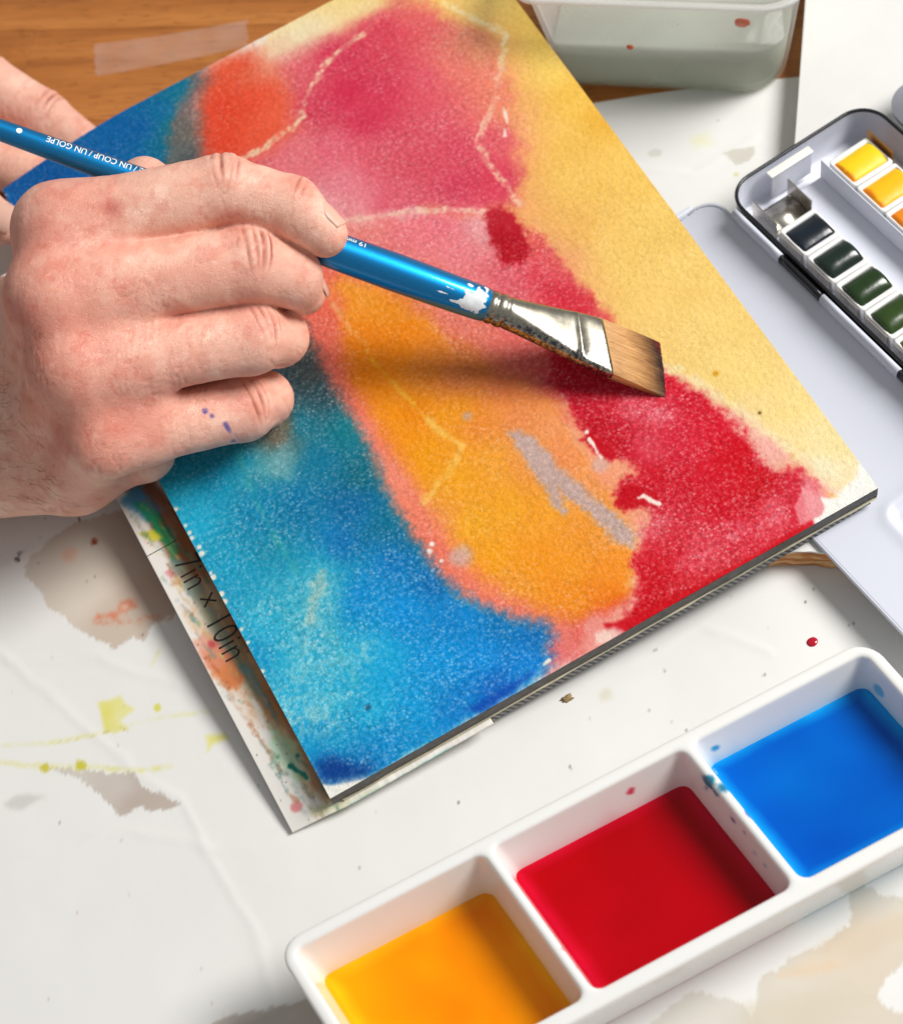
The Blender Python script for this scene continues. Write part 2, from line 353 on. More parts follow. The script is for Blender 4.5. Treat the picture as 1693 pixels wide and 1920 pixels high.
w.poly([(3.87, -9.88), (4.75, -9.70), (5.22, -9.50), (5.91, -9.44), (6.33, -9.61), (6.64, -9.92), (7.03, -10.45), (7.04, -10.80), (7.86, -10.06), (8.18, -10.08), (8.70, -9.98), (9.27, -10.07), (9.95, -10.10), (10.53, -10.02), (11.02, -9.48), (11.14, -9.10), (11.44, -9.14), (11.72, -9.44), (11.67, -9.72), (12.23, -10.19), (12.87, -10.73), (12.12, -11.83), (11.33, -11.53), (10.62, -11.66), (10.07, -11.94), (10.17, -12.39), (10.51, -12.75), (10.76, -13.82)], [(x, y, c) for (x, y), c in zip([(5.75, -9.98), (8.46, -10.37), (11.34, -9.50), (10.37, -10.47), (8.16, -11.36), (11.01, -11.02), (6.90, -11.29)], [(212, 208, 198), (214, 206, 192), (206, 202, 192), (214, 198, 176), (208, 198, 180), (212, 200, 182), (208, 204, 196)])], 0.035, 0.17, 0.95, f=1.5, seed=12, tide=9, fine=0.06)
w.poly([(8.22, -10.27), (8.72, -10.22), (9.24, -10.43), (9.80, -10.85), (9.19, -10.77), (8.51, -10.54)], (222, 190, 152), 0.25, 0.25, 0.7, seed=2)
w.poly([(9.23, -10.08), (10.57, -10.17), (12.02, -10.50), (11.65, -11.05), (10.17, -10.78)], (210, 194, 172), 0.2, 0.2, 0.7, seed=7)
w.poly([(6.91, -10.48), (8.39, -11.00), (9.74, -11.45), (10.04, -11.98), (8.80, -11.89), (7.47, -11.94), (6.28, -11.26)], (208, 198, 176), 0.3, 0.4, 0.6, seed=5)
w.poly([(-6.11, -4.16), (-5.58, -3.76), (-5.01, -3.87), (-4.61, -4.05), (-4.16, -4.14), (-3.53, -4.36), (-2.98, -4.58), (-2.81, -6.06)], (190, 180, 170), 0.04, 0.15, 0.9, f=2.0, seed=21, tide=14)
w.poly([(21.61, 14.57), (21.98, 14.54), (22.57, 14.25), (22.46, 14.00), (22.03, 13.85), (21.72, 13.95)], (203, 198, 186), 0.05, 0.12, 0.9, f=2.4, seed=4, tide=10)
w.poly([(19.53, 16.04), (19.86, 16.01), (20.02, 15.82), (19.83, 15.61), (19.50, 15.81)], (210, 206, 196), 0.05, 0.1, 0.8, f=2.4, seed=6)
w.poly([(21.07, 15.78), (21.59, 15.60), (21.44, 15.19), (20.93, 15.37)], (228, 226, 186), 0.25, 0.2, 0.7, seed=8)
w.spot(*[(21.50, 13.58)][0], 0.07, (206, 202, 120), 0.04)
w.spot(*[(8.40, -0.69)][0], 0.2, (216, 210, 190), 0.12, 0.15, 0.7)
rs = random.Random(11)
for q in [(-7.16, 3.87), (12.55, -2.52), (14.80, -1.16), (15.25, -0.90), (3.15, -1.50), (10.31, -0.21), (13.46, -1.28), (12.55, 0.23), (-2.64, 8.30), (-4.68, 5.30), (-5.19, 4.74), (-3.11, 10.98), (-3.59, 13.35), (-3.74, 5.86), (9.75, -2.87), (9.52, -2.46), (9.82, -2.60), (15.61, -2.44), (15.44, -2.42), (-6.24, 0.85), (6.81, -3.24), (5.41, -2.41), (6.39, -2.20), (9.16, -1.82), (10.20, -0.92)]:
    w.spot(q[0], q[1], 0.016 + 0.022 * rs.random(), rs.choice([(70, 62, 58), (90, 84, 80), (120, 100, 84)]), 0.025)
for i in range(90):
    w.spot(rs.uniform(-12, 26), rs.uniform(-14, 18), 0.012 + 0.02 * rs.random(), rs.choice([(150, 142, 132), (190, 150, 120), (120, 115, 110)]), 0.03, 0, 0.6)
V, F = grid_mesh(Xg, Yg, Zg)
t = NT('stained_paper'); t.p(base=t.attr('Col'), rough=0.6, spec=0.3); t.bump(t.math('ADD', t.noise(1.4, 3), t.math('MULTIPLY', t.noise(30.0, 2), 0.15)), 0.10, 0.05)
at = w.attrs(); at['Col'] = at['Col'] * 1.04
tag(obj('paper_sheet', V, F, t.m, attrs=at), 'large white paper sheet with beige and yellow paint stains covering the table', 'paper')

# ---------------------------------------------------------------- watercolour pad
PAD_ROT = Matrix(((0.998498, -0.003825, -0.05465), (-0.0, 0.997559, -0.069829), (0.054783, 0.069724, 0.996061))); PAD_O = (0.0, 0.0, 1.0459)
pad = empty('watercolour_pad', PAD_O, PAD_ROT, 'watercolour paper pad painted with red, orange, blue and yellow washes', 'paper pad')
PL, PW = 25.2, 18.0
def pad_bend(x, y):
    d = np.hypot(np.asarray(x, float), np.asarray(y, float) - PL)
    return -0.65 * np.clip((5.0 - d) / 5.0, 0, 1) ** 1.5
gx = np.linspace(0, PW, 441); gy = np.linspace(0, PL, 617)
Xg, Yg = np.meshgrid(gx, gy)
w = Wash(Xg, Yg, (240, 236, 226))
# yellow field
w.poly([(10.43, 25.24), (11.62, 25.34), (13.31, 25.42), (15.05, 25.58), (18.16, 25.33), (18.17, 21.40), (18.19, 16.11), (18.31, 11.34), (18.08, 7.54), (18.12, 3.45), (18.05, 1.04), (17.66, 0.60), (16.70, 0.40), (16.43, 0.69), (15.88, 1.66), (14.96, 5.19), (12.40, 10.40), (10.99, 18.54), (9.36, 24.10)],
  [(11.27, 24.65, (242, 220, 165)), (12.59, 24.82, (244, 214, 140)), (11.47, 23.42, (240, 214, 168)), (14.32, 24.97, (243, 205, 110)), (15.40, 23.10, (243, 205, 105)), (16.78, 21.85, (242, 208, 118)), (17.23, 20.44, (240, 200, 100)), (17.46, 18.69, (243, 205, 100)), (17.69, 16.97, (240, 190, 80)), (18.03, 15.84, (232, 176, 62)), (16.39, 16.09, (240, 190, 90)), (16.42, 14.08, (239, 190, 92)), (17.64, 13.49, (241, 196, 96)), (14.96, 12.89, (236, 180, 92)), (17.59, 11.12, (240, 198, 104)), (15.42, 10.69, (240, 196, 104)), (17.27, 9.00, (241, 201, 112)), (15.16, 7.68, (240, 200, 116)), (17.29, 7.17, (241, 203, 116)), (16.85, 5.25, (242, 208, 124)), (17.32, 3.65, (243, 213, 136)), (16.35, 3.86, (240, 210, 140)), (17.60, 1.79, (244, 222, 158)), (17.51, 0.82, (243, 222, 176)), (16.74, 1.31, (238, 232, 200)), (16.47, 2.31, (243, 214, 150))], 0.10, 0.08, 1, 0.30, seed=1)
w.poly([(16.56, 2.50), (16.58, 1.91), (16.60, 1.09), (16.89, 0.36), (16.52, 0.55), (16.18, 0.85), (16.14, 1.49)], (240, 186, 96), 0.05, 0.05, 0.9, 0.2)
w.line([(18.14, 16.02), (18.13, 15.60), (18.05, 15.20)], 0.25, (222, 158, 40), 0.15, 0.1, 0.6)
for s_ in ((1180, 297), (1100, 300), (1055, 330)): pass
# orange halo between petal and yellow
w.poly([(15.02, 23.92), (16.25, 22.77), (16.90, 20.95), (16.96, 19.04), (16.27, 16.93), (15.15, 14.95), (14.40, 13.27), (14.75, 11.85), (14.57, 9.88), (14.23, 8.97), (13.47, 10.61), (13.39, 15.66), (13.44, 19.41)], [(15.74, 22.58, (240, 185, 105)), (16.28, 18.73, (242, 170, 105)), (15.50, 16.45, (241, 165, 105)), (14.57, 14.61, (240, 165, 105)), (14.46, 11.34, (238, 160, 110)), (14.14, 9.48, (240, 170, 120))], 0.9, 0.4, 0.9, 0.4, seed=4)
# under the hand the wash runs on from the petal into the blue
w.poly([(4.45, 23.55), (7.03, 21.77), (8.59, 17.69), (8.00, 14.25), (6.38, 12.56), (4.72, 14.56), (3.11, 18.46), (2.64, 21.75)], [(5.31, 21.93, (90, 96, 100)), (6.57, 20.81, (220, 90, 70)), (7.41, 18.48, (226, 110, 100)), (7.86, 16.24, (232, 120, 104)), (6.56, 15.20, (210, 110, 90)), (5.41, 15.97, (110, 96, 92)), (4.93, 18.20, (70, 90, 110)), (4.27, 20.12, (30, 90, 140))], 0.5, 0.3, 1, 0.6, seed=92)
# top petal
w.poly([(9.40, 24.61), (10.61, 24.57), (11.82, 24.10), (13.65, 24.07), (14.87, 24.03), (15.40, 23.10), (15.83, 21.98), (16.43, 21.01), (16.38, 19.71), (15.97, 18.17), (15.46, 16.73), (14.66, 15.29), (14.01, 14.38), (12.89, 14.73), (11.15, 15.85), (8.98, 16.93), (8.09, 17.29), (8.37, 18.83), (7.46, 20.20), (6.90, 21.09), (7.40, 22.55)],
  [(10.57, 23.25, (226, 96, 104)), (12.08, 23.00, (214, 54, 82)), (13.68, 22.95, (218, 66, 84)), (14.70, 23.32, (226, 100, 96)), (11.52, 21.52, (208, 40, 72)), (12.56, 20.80, (214, 54, 82)), (11.62, 20.15, (210, 48, 78)), (10.48, 21.46, (214, 58, 84)), (13.95, 20.36, (222, 84, 98)), (15.13, 20.32, (232, 120, 104)), (16.04, 20.49, (238, 150, 110)), (13.04, 18.66, (220, 80, 98)), (13.51, 17.32, (218, 70, 92)), (14.57, 17.09, (222, 86, 96)), (13.78, 15.64, (216, 62, 84)), (12.82, 16.05, (214, 62, 88)), (12.16, 17.74, (220, 78, 96)), (10.99, 18.54, (224, 88, 104)), (10.01, 19.72, (226, 98, 114)), (9.03, 20.14, (230, 116, 124)), (9.64, 18.21, (232, 128, 140)), (8.68, 17.87, (236, 166, 166)), (9.31, 17.20, (232, 140, 146)), (10.81, 16.68, (222, 92, 108)), (11.91, 15.81, (222, 88, 104)), (8.90, 21.51, (232, 110, 100)), (9.47, 23.49, (234, 150, 130)), (8.73, 23.21, (234, 120, 96)), (15.89, 18.75, (236, 128, 100)), (15.51, 17.71, (238, 140, 104))], 0.45, 0.34, 1, 0.7, f=1.4, seed=7, fine=0.12)
# cream top left corner fades into the petal
w.poly([(9.52, 24.85), (11.16, 25.06), (13.00, 24.81), (14.22, 24.77), (14.20, 23.95), (12.48, 23.80), (10.92, 23.95), (9.66, 23.88)], [(11.25, 24.61, (240, 222, 180)), (10.26, 24.27, (238, 206, 168)), (13.22, 24.43, (240, 212, 150)), (9.71, 24.39, (238, 196, 160))], 0.55, 0.3, 0.95, 0.2, seed=9)
# red orange patch
w.poly([(7.63, 25.09), (8.70, 25.26), (9.58, 24.97), (9.91, 23.98), (9.98, 23.13), (9.80, 22.19), (9.20, 21.31), (8.27, 21.04), (7.29, 21.08), (6.15, 21.60), (6.00, 22.48), (6.86, 23.97)], [(7.95, 24.55, (228, 80, 48)), (8.85, 24.72, (232, 88, 56)), (9.66, 23.88, (234, 120, 90)), (8.78, 22.90, (230, 76, 46)), (7.78, 23.34, (226, 66, 38)), (9.19, 22.09, (232, 92, 60)), (7.21, 22.16, (226, 66, 38)), (8.12, 21.54, (230, 84, 52)), (6.58, 22.08, (214, 70, 44))], 0.55, 0.30, 1, 0.45, f=1.6, seed=12, fine=0.1)
# pink band under the first crayon line
w.poly([(7.82, 17.72), (9.02, 17.00), (11.17, 15.89), (12.92, 14.80), (13.56, 13.84), (13.78, 12.50), (14.07, 10.67), (14.32, 9.13), (13.62, 8.25), (11.93, 7.59), (11.66, 6.47), (10.67, 7.32), (10.11, 9.66), (9.44, 11.91), (8.43, 13.96), (6.79, 14.12), (5.93, 14.69)],
  [(7.95, 16.42, (238, 120, 100)), (8.80, 16.57, (236, 140, 130)), (7.78, 15.33, (236, 104, 80)), (9.57, 15.81, (238, 130, 124)), (10.53, 15.40, (238, 120, 128)), (11.57, 15.18, (234, 110, 124)), (11.67, 13.92, (236, 126, 134)), (12.62, 14.24, (236, 160, 160)), (11.48, 12.86, (234, 120, 124)), (12.46, 12.21, (228, 96, 108)), (12.13, 11.27, (228, 100, 108)), (13.16, 11.74, (222, 70, 86)), (13.33, 10.70, (216, 44, 62)), (13.73, 9.75, (222, 60, 70)), (13.82, 12.24, (226, 90, 96)), (12.03, 9.74, (226, 110, 98)), (10.83, 10.98, (228, 118, 96)), (10.50, 12.12, (230, 120, 98)), (12.58, 9.38, (218, 70, 72)), (13.03, 8.19, (190, 30, 50)), (10.70, 9.72, (226, 112, 92)), (8.93, 14.57, (238, 126, 96)), (9.70, 13.11, (236, 130, 96))], 0.38, 0.30, 1, 0.8, f=1.5, seed=15, fine=0.12)
w.poly([(13.75, 14.19), (14.02, 13.29), (14.28, 11.69), (14.39, 10.23), (14.25, 9.18), (13.50, 9.67), (13.19, 10.79), (13.11, 12.01), (13.72, 13.25)], [(14.02, 13.29, (226, 80, 80)), (14.04, 11.62, (222, 74, 84)), (14.06, 9.99, (212, 36, 56)), (13.33, 10.70, (208, 30, 52)), (14.05, 9.31, (226, 90, 90))], 0.22, 0.30, 0.85, 0.85, f=2.2, seed=18, fine=0.08)
w.poly([(13.08, 14.79), (13.57, 14.70), (13.83, 14.19), (13.80, 13.44), (13.52, 12.67), (13.07, 12.41), (12.70, 12.71), (12.65, 13.45), (12.78, 14.12)], [(13.23, 14.30, (176, 16, 34)), (12.99, 13.51, (172, 0, 20)), (13.05, 12.75, (180, 4, 26)), (13.12, 14.62, (196, 40, 56)), (13.63, 14.15, (190, 26, 40))], 0.16, 0.18, 0.97, 0.3, f=2.0, seed=20, fine=0.16)
# orange petal
w.poly([(8.07, 15.14), (8.84, 14.39), (9.47, 13.04), (9.96, 11.11), (10.75, 9.46), (11.66, 7.77), (11.73, 6.43), (11.62, 5.43), (11.71, 4.33), (11.86, 3.20), (11.62, 2.34), (10.84, 1.63), (10.24, 0.43), (9.44, 0.45), (7.99, 0.68), (7.00, 1.72), (6.12, 3.01), (5.53, 4.57), (5.48, 6.34), (5.76, 8.03), (6.14, 9.72), (6.16, 11.02), (6.21, 12.22), (6.61, 13.54), (7.23, 15.00)],
  [(8.28, 14.06, (242, 150, 40)), (8.67, 13.33, (240, 146, 30)), (7.57, 12.68, (236, 128, 8)), (8.56, 12.03, (236, 130, 10)), (7.61, 11.30, (238, 132, 6)), (8.90, 10.90, (226, 128, 40)), (9.56, 10.02, (220, 120, 60)), (10.48, 8.98, (222, 118, 70)), (7.75, 9.44, (240, 140, 8)), (7.03, 9.47, (242, 146, 14)), (8.72, 8.81, (238, 150, 20)), (9.23, 8.05, (238, 140, 50)), (10.40, 7.50, (236, 140, 78)), (11.12, 6.82, (238, 150, 92)), (7.35, 7.97, (244, 156, 14)), (7.82, 6.82, (246, 166, 30)), (8.89, 6.77, (242, 160, 44)), (9.92, 6.31, (238, 150, 64)), (10.95, 5.86, (238, 140, 80)), (11.04, 4.75, (238, 150, 84)), (7.42, 5.41, (246, 170, 30)), (8.61, 5.27, (246, 168, 34)), (9.46, 4.52, (244, 160, 40)), (10.35, 3.55, (240, 150, 46)), (11.27, 2.97, (240, 158, 84)), (7.38, 4.01, (244, 158, 20)), (8.44, 3.34, (242, 148, 22)), (9.41, 2.53, (242, 150, 30)), (10.45, 1.88, (240, 140, 30)), (7.50, 2.94, (242, 152, 44)), (8.64, 1.82, (242, 140, 26)), (9.81, 1.09, (238, 124, 20)), (6.75, 5.84, (240, 150, 70))], 0.45, 0.28, 1, 0.62, f=1.5, seed=22, fine=0.10)
# coral rim between orange and blue
w.poly([(7.35, 15.62), (7.71, 14.44), (7.01, 13.05), (6.67, 11.66), (6.69, 10.46), (6.69, 9.32), (6.66, 8.20), (6.72, 7.06), (6.67, 5.89), (6.74, 4.76), (6.93, 3.45), (7.34, 2.60), (7.84, 1.84), (8.45, 1.12), (10.33, 0.77), (10.21, 0.26), (9.11, -0.12), (8.05, -0.13), (6.95, 0.08), (7.16, 1.38), (6.18, 2.48), (5.69, 3.87), (5.45, 5.43), (5.15, 7.27), (5.25, 8.89), (5.44, 10.72), (5.50, 12.68), (5.90, 14.25)],
  [(7.28, 14.72, (238, 106, 84)), (7.01, 13.05, (236, 108, 88)), (6.79, 11.16, (236, 112, 92)), (6.38, 9.46, (238, 124, 104)), (5.97, 7.80, (240, 134, 112)), (5.97, 6.75, (240, 126, 100)), (6.04, 4.85, (240, 116, 96)), (6.62, 3.29, (240, 120, 98)), (7.53, 1.73, (238, 124, 104)), (7.99, 0.68, (236, 128, 118)), (8.59, 0.50, (232, 84, 74)), (7.49, 0.41, (228, 96, 100)), (9.90, 0.64, (226, 60, 40))], 0.42, 0.20, 0.95, 0.7, f=2.4, seed=25, fine=0.12)
# pink wash around the big red shape
w.poly([(14.03, 7.98), (14.95, 6.71), (15.59, 5.31), (16.09, 4.03), (16.45, 2.84), (16.72, 1.84), (16.80, 0.56), (16.22, 0.22), (15.39, -0.25), (11.84, -0.25), (9.18, -0.29), (8.09, -0.06), (8.75, 0.78), (10.41, 0.91), (11.40, 2.28), (11.31, 3.96), (11.44, 5.76), (11.62, 7.36)], [(15.34, 5.81, (240, 180, 150)), (15.99, 3.88, (240, 178, 160)), (16.27, 2.85, (238, 168, 160)), (16.45, 1.70, (238, 170, 140)), (16.28, 0.59, (236, 150, 150)), (11.71, 4.33, (240, 150, 110)), (11.93, 6.29, (238, 150, 110)), (9.70, -0.00, (240, 170, 150)), (8.89, 0.11, (238, 150, 140))], 0.22, 0.24, 0.9, 0.35, f=1.6, seed=28)
# big red shape
w.poly([(12.40, 9.05), (13.48, 8.34), (13.92, 7.17), (14.85, 6.60), (15.18, 5.86), (15.56, 4.97), (15.74, 4.12), (15.72, 3.21), (15.66, 2.58), (15.77, 2.06), (16.45, 1.70), (16.54, 1.11), (16.33, 0.55), (15.88, 0.24), (15.43, -0.08), (14.27, -0.22), (12.77, -0.29), (11.55, -0.27), (10.51, -0.24), (9.80, -0.14), (9.90, 0.45), (10.49, 0.86), (10.87, 1.61), (11.45, 2.24), (12.04, 2.68), (12.12, 3.13), (11.66, 3.33), (11.44, 3.88), (11.86, 4.13), (12.45, 4.06), (12.46, 4.68), (11.88, 5.26), (11.66, 5.83), (11.89, 6.54), (11.87, 7.41), (11.82, 8.10)],
  [(12.57, 8.05, (196, 10, 36)), (13.33, 7.11, (206, 20, 44)), (14.67, 6.24, (214, 14, 40)), (13.37, 6.22, (222, 60, 76)), (13.98, 5.39, (222, 62, 80)), (14.96, 5.19, (212, 20, 44)), (15.47, 4.21, (214, 16, 40)), (12.20, 6.12, (196, 4, 28)), (12.24, 5.24, (190, 0, 22)), (13.17, 4.65, (222, 70, 86)), (13.96, 4.14, (214, 30, 52)), (14.82, 3.16, (204, 0, 24)), (15.16, 2.53, (206, 0, 22)), (14.96, 1.63, (200, 0, 18)), (13.68, 3.07, (210, 14, 38)), (12.63, 3.74, (208, 12, 34)), (11.70, 3.71, (196, 0, 24)), (13.84, 2.14, (206, 4, 28)), (12.71, 2.66, (212, 30, 50)), (11.96, 2.32, (222, 66, 76)), (12.87, 1.74, (218, 50, 66)), (13.90, 1.09, (210, 22, 44)), (15.07, 0.95, (222, 70, 84)), (15.95, 1.20, (214, 40, 60)), (15.71, 0.54, (210, 26, 44)), (12.99, 0.47, (216, 50, 62)), (12.18, 1.18, (210, 20, 38)), (11.27, 1.16, (206, 6, 26)), (10.72, 0.52, (202, 0, 20)), (11.87, 0.39, (212, 30, 42))], 0.20, 0.32, 1, 0.95, f=1.9, seed=31, fine=0.15)
for (u_, v_, r_) in [(14.00, 5.49, 0.45), (13.45, 6.06, 0.30), (15.03, 0.88, 0.35), (11.94, 2.44, 0.35), (13.69, 1.03, 0.30), (12.82, 0.78, 0.35), (12.13, 0.81, 0.25), (14.33, 0.62, 0.22)]: w.spot(u_, v_, r_, (238, 120, 132), 0.40, 0.40, 0.75, 0.95, seed=int(u_ * 10) % 17, speck=0.8)
w.poly([(9.14, 0.54), (9.87, 0.28), (10.89, 0.22), (12.43, 0.14), (14.36, 0.10), (15.83, 0.17), (15.87, -0.06), (14.16, -0.39), (12.16, -0.42), (10.25, -0.38), (9.19, 0.03)], (200, 4, 22), 0.07, 0.08, 0.9, 0.1, f=2, seed=33)
w.poly([(11.51, 6.04), (11.89, 6.06), (12.10, 5.63), (12.22, 5.15), (12.18, 4.82), (11.87, 4.93), (11.72, 5.37)], (190, 0, 22), 0.08, 0.1, 0.9, 0.1, seed=34, fine=0.06)
w.poly([(11.31, 3.65), (11.71, 4.02), (12.12, 3.96), (12.52, 3.40), (12.49, 2.90), (11.91, 3.13), (11.45, 3.22)], (192, 0, 22), 0.09, 0.18, 0.9, 0.1, seed=35, fine=0.08)
w.poly([(16.40, 1.63), (16.63, 1.07), (16.48, 0.50), (16.15, 0.22), (15.64, 0.15), (15.69, 0.56), (16.17, 0.86)], (236, 140, 146), 0.16, 0.1, 0.65, 0.5, seed=36)
# bare paper at the right hand corner
w.poly([(18.12, 0.87), (18.13, 0.11), (16.25, -0.30), (15.87, -0.06), (15.96, 0.59), (16.18, 1.22), (16.37, 0.73), (16.83, 0.27), (17.57, 0.47), (17.90, 0.69)], (240, 238, 230), 0.05, 0.03, 1, 0)
w.poly([(16.37, 1.24), (16.46, 0.75), (16.37, 0.28), (16.18, 0.12), (15.48, 0.19), (15.68, 0.77)], (234, 134, 140), 0.05, 0.05, 0.85, 0.45, seed=3)
# grey lilac stains
gl = (192, 166, 164)
w.poly([(9.83, 7.40), (10.21, 7.28), (10.43, 6.88), (10.49, 6.29), (10.58, 5.47), (10.78, 4.61), (11.05, 3.82), (11.27, 3.13), (11.35, 2.43), (11.06, 2.13), (10.77, 2.55), (10.60, 3.31), (10.42, 4.12), (10.23, 4.73), (10.22, 5.03), (10.09, 4.62), (10.09, 4.17), (9.87, 4.10), (9.76, 4.54), (9.83, 5.11), (9.83, 5.82), (9.77, 6.63)], gl, 0.15, 0.12, 0.9, 0.75, f=2, seed=40, fine=0.10)
w.spot(*[(6.70, 4.62)][0], 0.36, (206, 172, 160), 0.18, 0.14, 0.8, 0.4); w.spot(*[(9.07, 8.58)][0], 0.13, (196, 160, 140), 0.1, 0.05, 0.8); w.spot(*[(11.61, 4.98)][0], 0.25, (206, 170, 160), 0.14, 0.1, 0.7)
# blue lower wash
w.poly([(-0.41, 25.75), (1.08, 24.93), (2.64, 21.75), (3.45, 19.20), (4.53, 16.55), (5.81, 15.23), (6.24, 14.48), (6.15, 13.16), (6.03, 12.09), (6.05, 10.87), (6.03, 9.75), (5.94, 8.66), (5.79, 7.66), (5.75, 6.47), (5.80, 5.35), (5.94, 4.27), (6.16, 3.34), (6.71, 2.48), (7.29, 1.81), (7.75, 1.37), (7.71, 0.93), (7.39, 0.74), (7.42, 0.42), (6.97, 0.12), (6.04, -0.06), (4.88, -0.06), (3.44, -0.07), (2.42, -0.11), (1.71, -0.16), (1.21, -0.00), (0.51, 0.31), (-0.10, 0.58), (-0.28, 2.16), (-0.33, 5.94), (-0.29, 11.80), (-0.48, 17.75)],
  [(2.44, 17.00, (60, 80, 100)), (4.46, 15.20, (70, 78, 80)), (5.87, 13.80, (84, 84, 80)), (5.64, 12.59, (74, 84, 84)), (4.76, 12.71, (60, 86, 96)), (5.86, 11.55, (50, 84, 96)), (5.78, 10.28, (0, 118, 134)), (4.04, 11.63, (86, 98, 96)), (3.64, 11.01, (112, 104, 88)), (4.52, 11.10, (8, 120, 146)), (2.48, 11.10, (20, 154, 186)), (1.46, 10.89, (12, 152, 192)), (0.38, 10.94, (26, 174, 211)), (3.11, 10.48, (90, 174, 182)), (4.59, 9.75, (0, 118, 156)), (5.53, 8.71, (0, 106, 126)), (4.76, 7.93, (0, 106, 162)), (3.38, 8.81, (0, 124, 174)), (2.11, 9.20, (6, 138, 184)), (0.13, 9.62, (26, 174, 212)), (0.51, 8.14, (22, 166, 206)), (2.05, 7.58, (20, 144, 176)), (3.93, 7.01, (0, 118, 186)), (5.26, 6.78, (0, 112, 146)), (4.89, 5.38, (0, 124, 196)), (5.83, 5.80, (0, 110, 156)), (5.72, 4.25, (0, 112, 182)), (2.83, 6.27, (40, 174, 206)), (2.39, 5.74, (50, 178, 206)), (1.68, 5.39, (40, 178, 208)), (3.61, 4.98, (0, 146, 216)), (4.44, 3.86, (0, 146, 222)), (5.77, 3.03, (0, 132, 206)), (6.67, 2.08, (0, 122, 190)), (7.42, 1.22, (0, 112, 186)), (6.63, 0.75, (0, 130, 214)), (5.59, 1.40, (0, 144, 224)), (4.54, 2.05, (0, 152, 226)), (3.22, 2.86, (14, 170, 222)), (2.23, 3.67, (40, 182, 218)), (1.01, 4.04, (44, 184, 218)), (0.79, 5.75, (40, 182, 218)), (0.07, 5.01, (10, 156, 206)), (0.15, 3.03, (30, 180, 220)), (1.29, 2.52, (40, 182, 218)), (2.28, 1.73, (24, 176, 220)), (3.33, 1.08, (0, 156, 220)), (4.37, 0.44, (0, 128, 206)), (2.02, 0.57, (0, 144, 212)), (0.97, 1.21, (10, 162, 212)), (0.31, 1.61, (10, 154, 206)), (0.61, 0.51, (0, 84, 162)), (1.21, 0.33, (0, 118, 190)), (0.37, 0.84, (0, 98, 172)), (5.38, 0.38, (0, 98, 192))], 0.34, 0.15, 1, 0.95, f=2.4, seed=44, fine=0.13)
w.poly([(0.16, 1.11), (0.59, 1.00), (0.99, 0.57), (1.50, 0.23), (1.22, 0.03), (0.53, 0.34), (0.10, 0.57)], (0, 58, 136), 0.25, 0.15, 0.85, 0.1, seed=46)
w.poly([(4.63, 0.28), (5.51, 0.30), (6.47, 0.32), (6.72, 0.28), (5.90, 0.07), (4.83, 0.01)], (0, 66, 170), 0.12, 0.12, 0.7, 0.1, seed=47)
for (u_, v_, r_) in [(2.47, 6.09, 0.55), (2.41, 5.43, 0.50), (1.77, 5.23, 0.40), (0.51, 3.57, 0.60), (0.42, 2.87, 0.70), (1.62, 3.86, 0.50), (1.14, 2.23, 0.55), (0.99, 4.73, 0.45), (1.78, 2.79, 0.50), (1.09, 6.36, 0.50), (2.89, 3.26, 0.40), (1.86, 4.68, 0.45)]:
    w.spot(u_, v_, r_, (156, 214, 220), 0.55, 0.5, 0.60, 1.0, seed=int(u_ * 13 + v_ * 7) % 31, speck=0.95)
w.poly([(2.38, 6.25), (2.85, 6.30), (2.90, 5.98), (2.52, 5.66), (2.08, 5.14), (1.91, 5.14), (2.07, 5.74)], (186, 206, 190), 0.22, 0.35, 0.6, 0.9, f=3, seed=49)
w.poly([(4.14, 10.90), (3.63, 10.80), (3.18, 10.44), (3.08, 9.86), (3.43, 9.64), (3.92, 10.18)], (120, 176, 182), 0.22, 0.25, 0.6, 0.9, f=3, seed=50)
w.poly([(3.87, 11.74), (4.40, 11.61), (4.41, 11.17), (3.95, 10.89), (3.60, 11.04), (3.52, 11.41)], (124, 104, 82), 0.25, 0.2, 0.7, 0.5, f=3, seed=51)
w.line([(2.53, 11.29), (2.35, 10.22), (2.28, 9.31), (2.22, 8.30), (2.28, 7.33), (2.33, 6.69)], 0.14, (60, 170, 170), 0.10, 0.10, 0.75, 0.6, broken=0.3, seed=52)
w.line([(2.34, 4.58), (2.21, 3.29), (2.18, 2.55)], 0.15, (120, 196, 190), 0.12, 0.2, 0.5, 0.6, broken=0.5, seed=53)
w.line([(1.98, 6.00), (3.38, 5.93), (4.59, 6.18)], 0.14, (40, 160, 196), 0.12, 0.15, 0.45, 0.6, broken=0.4, seed=54)
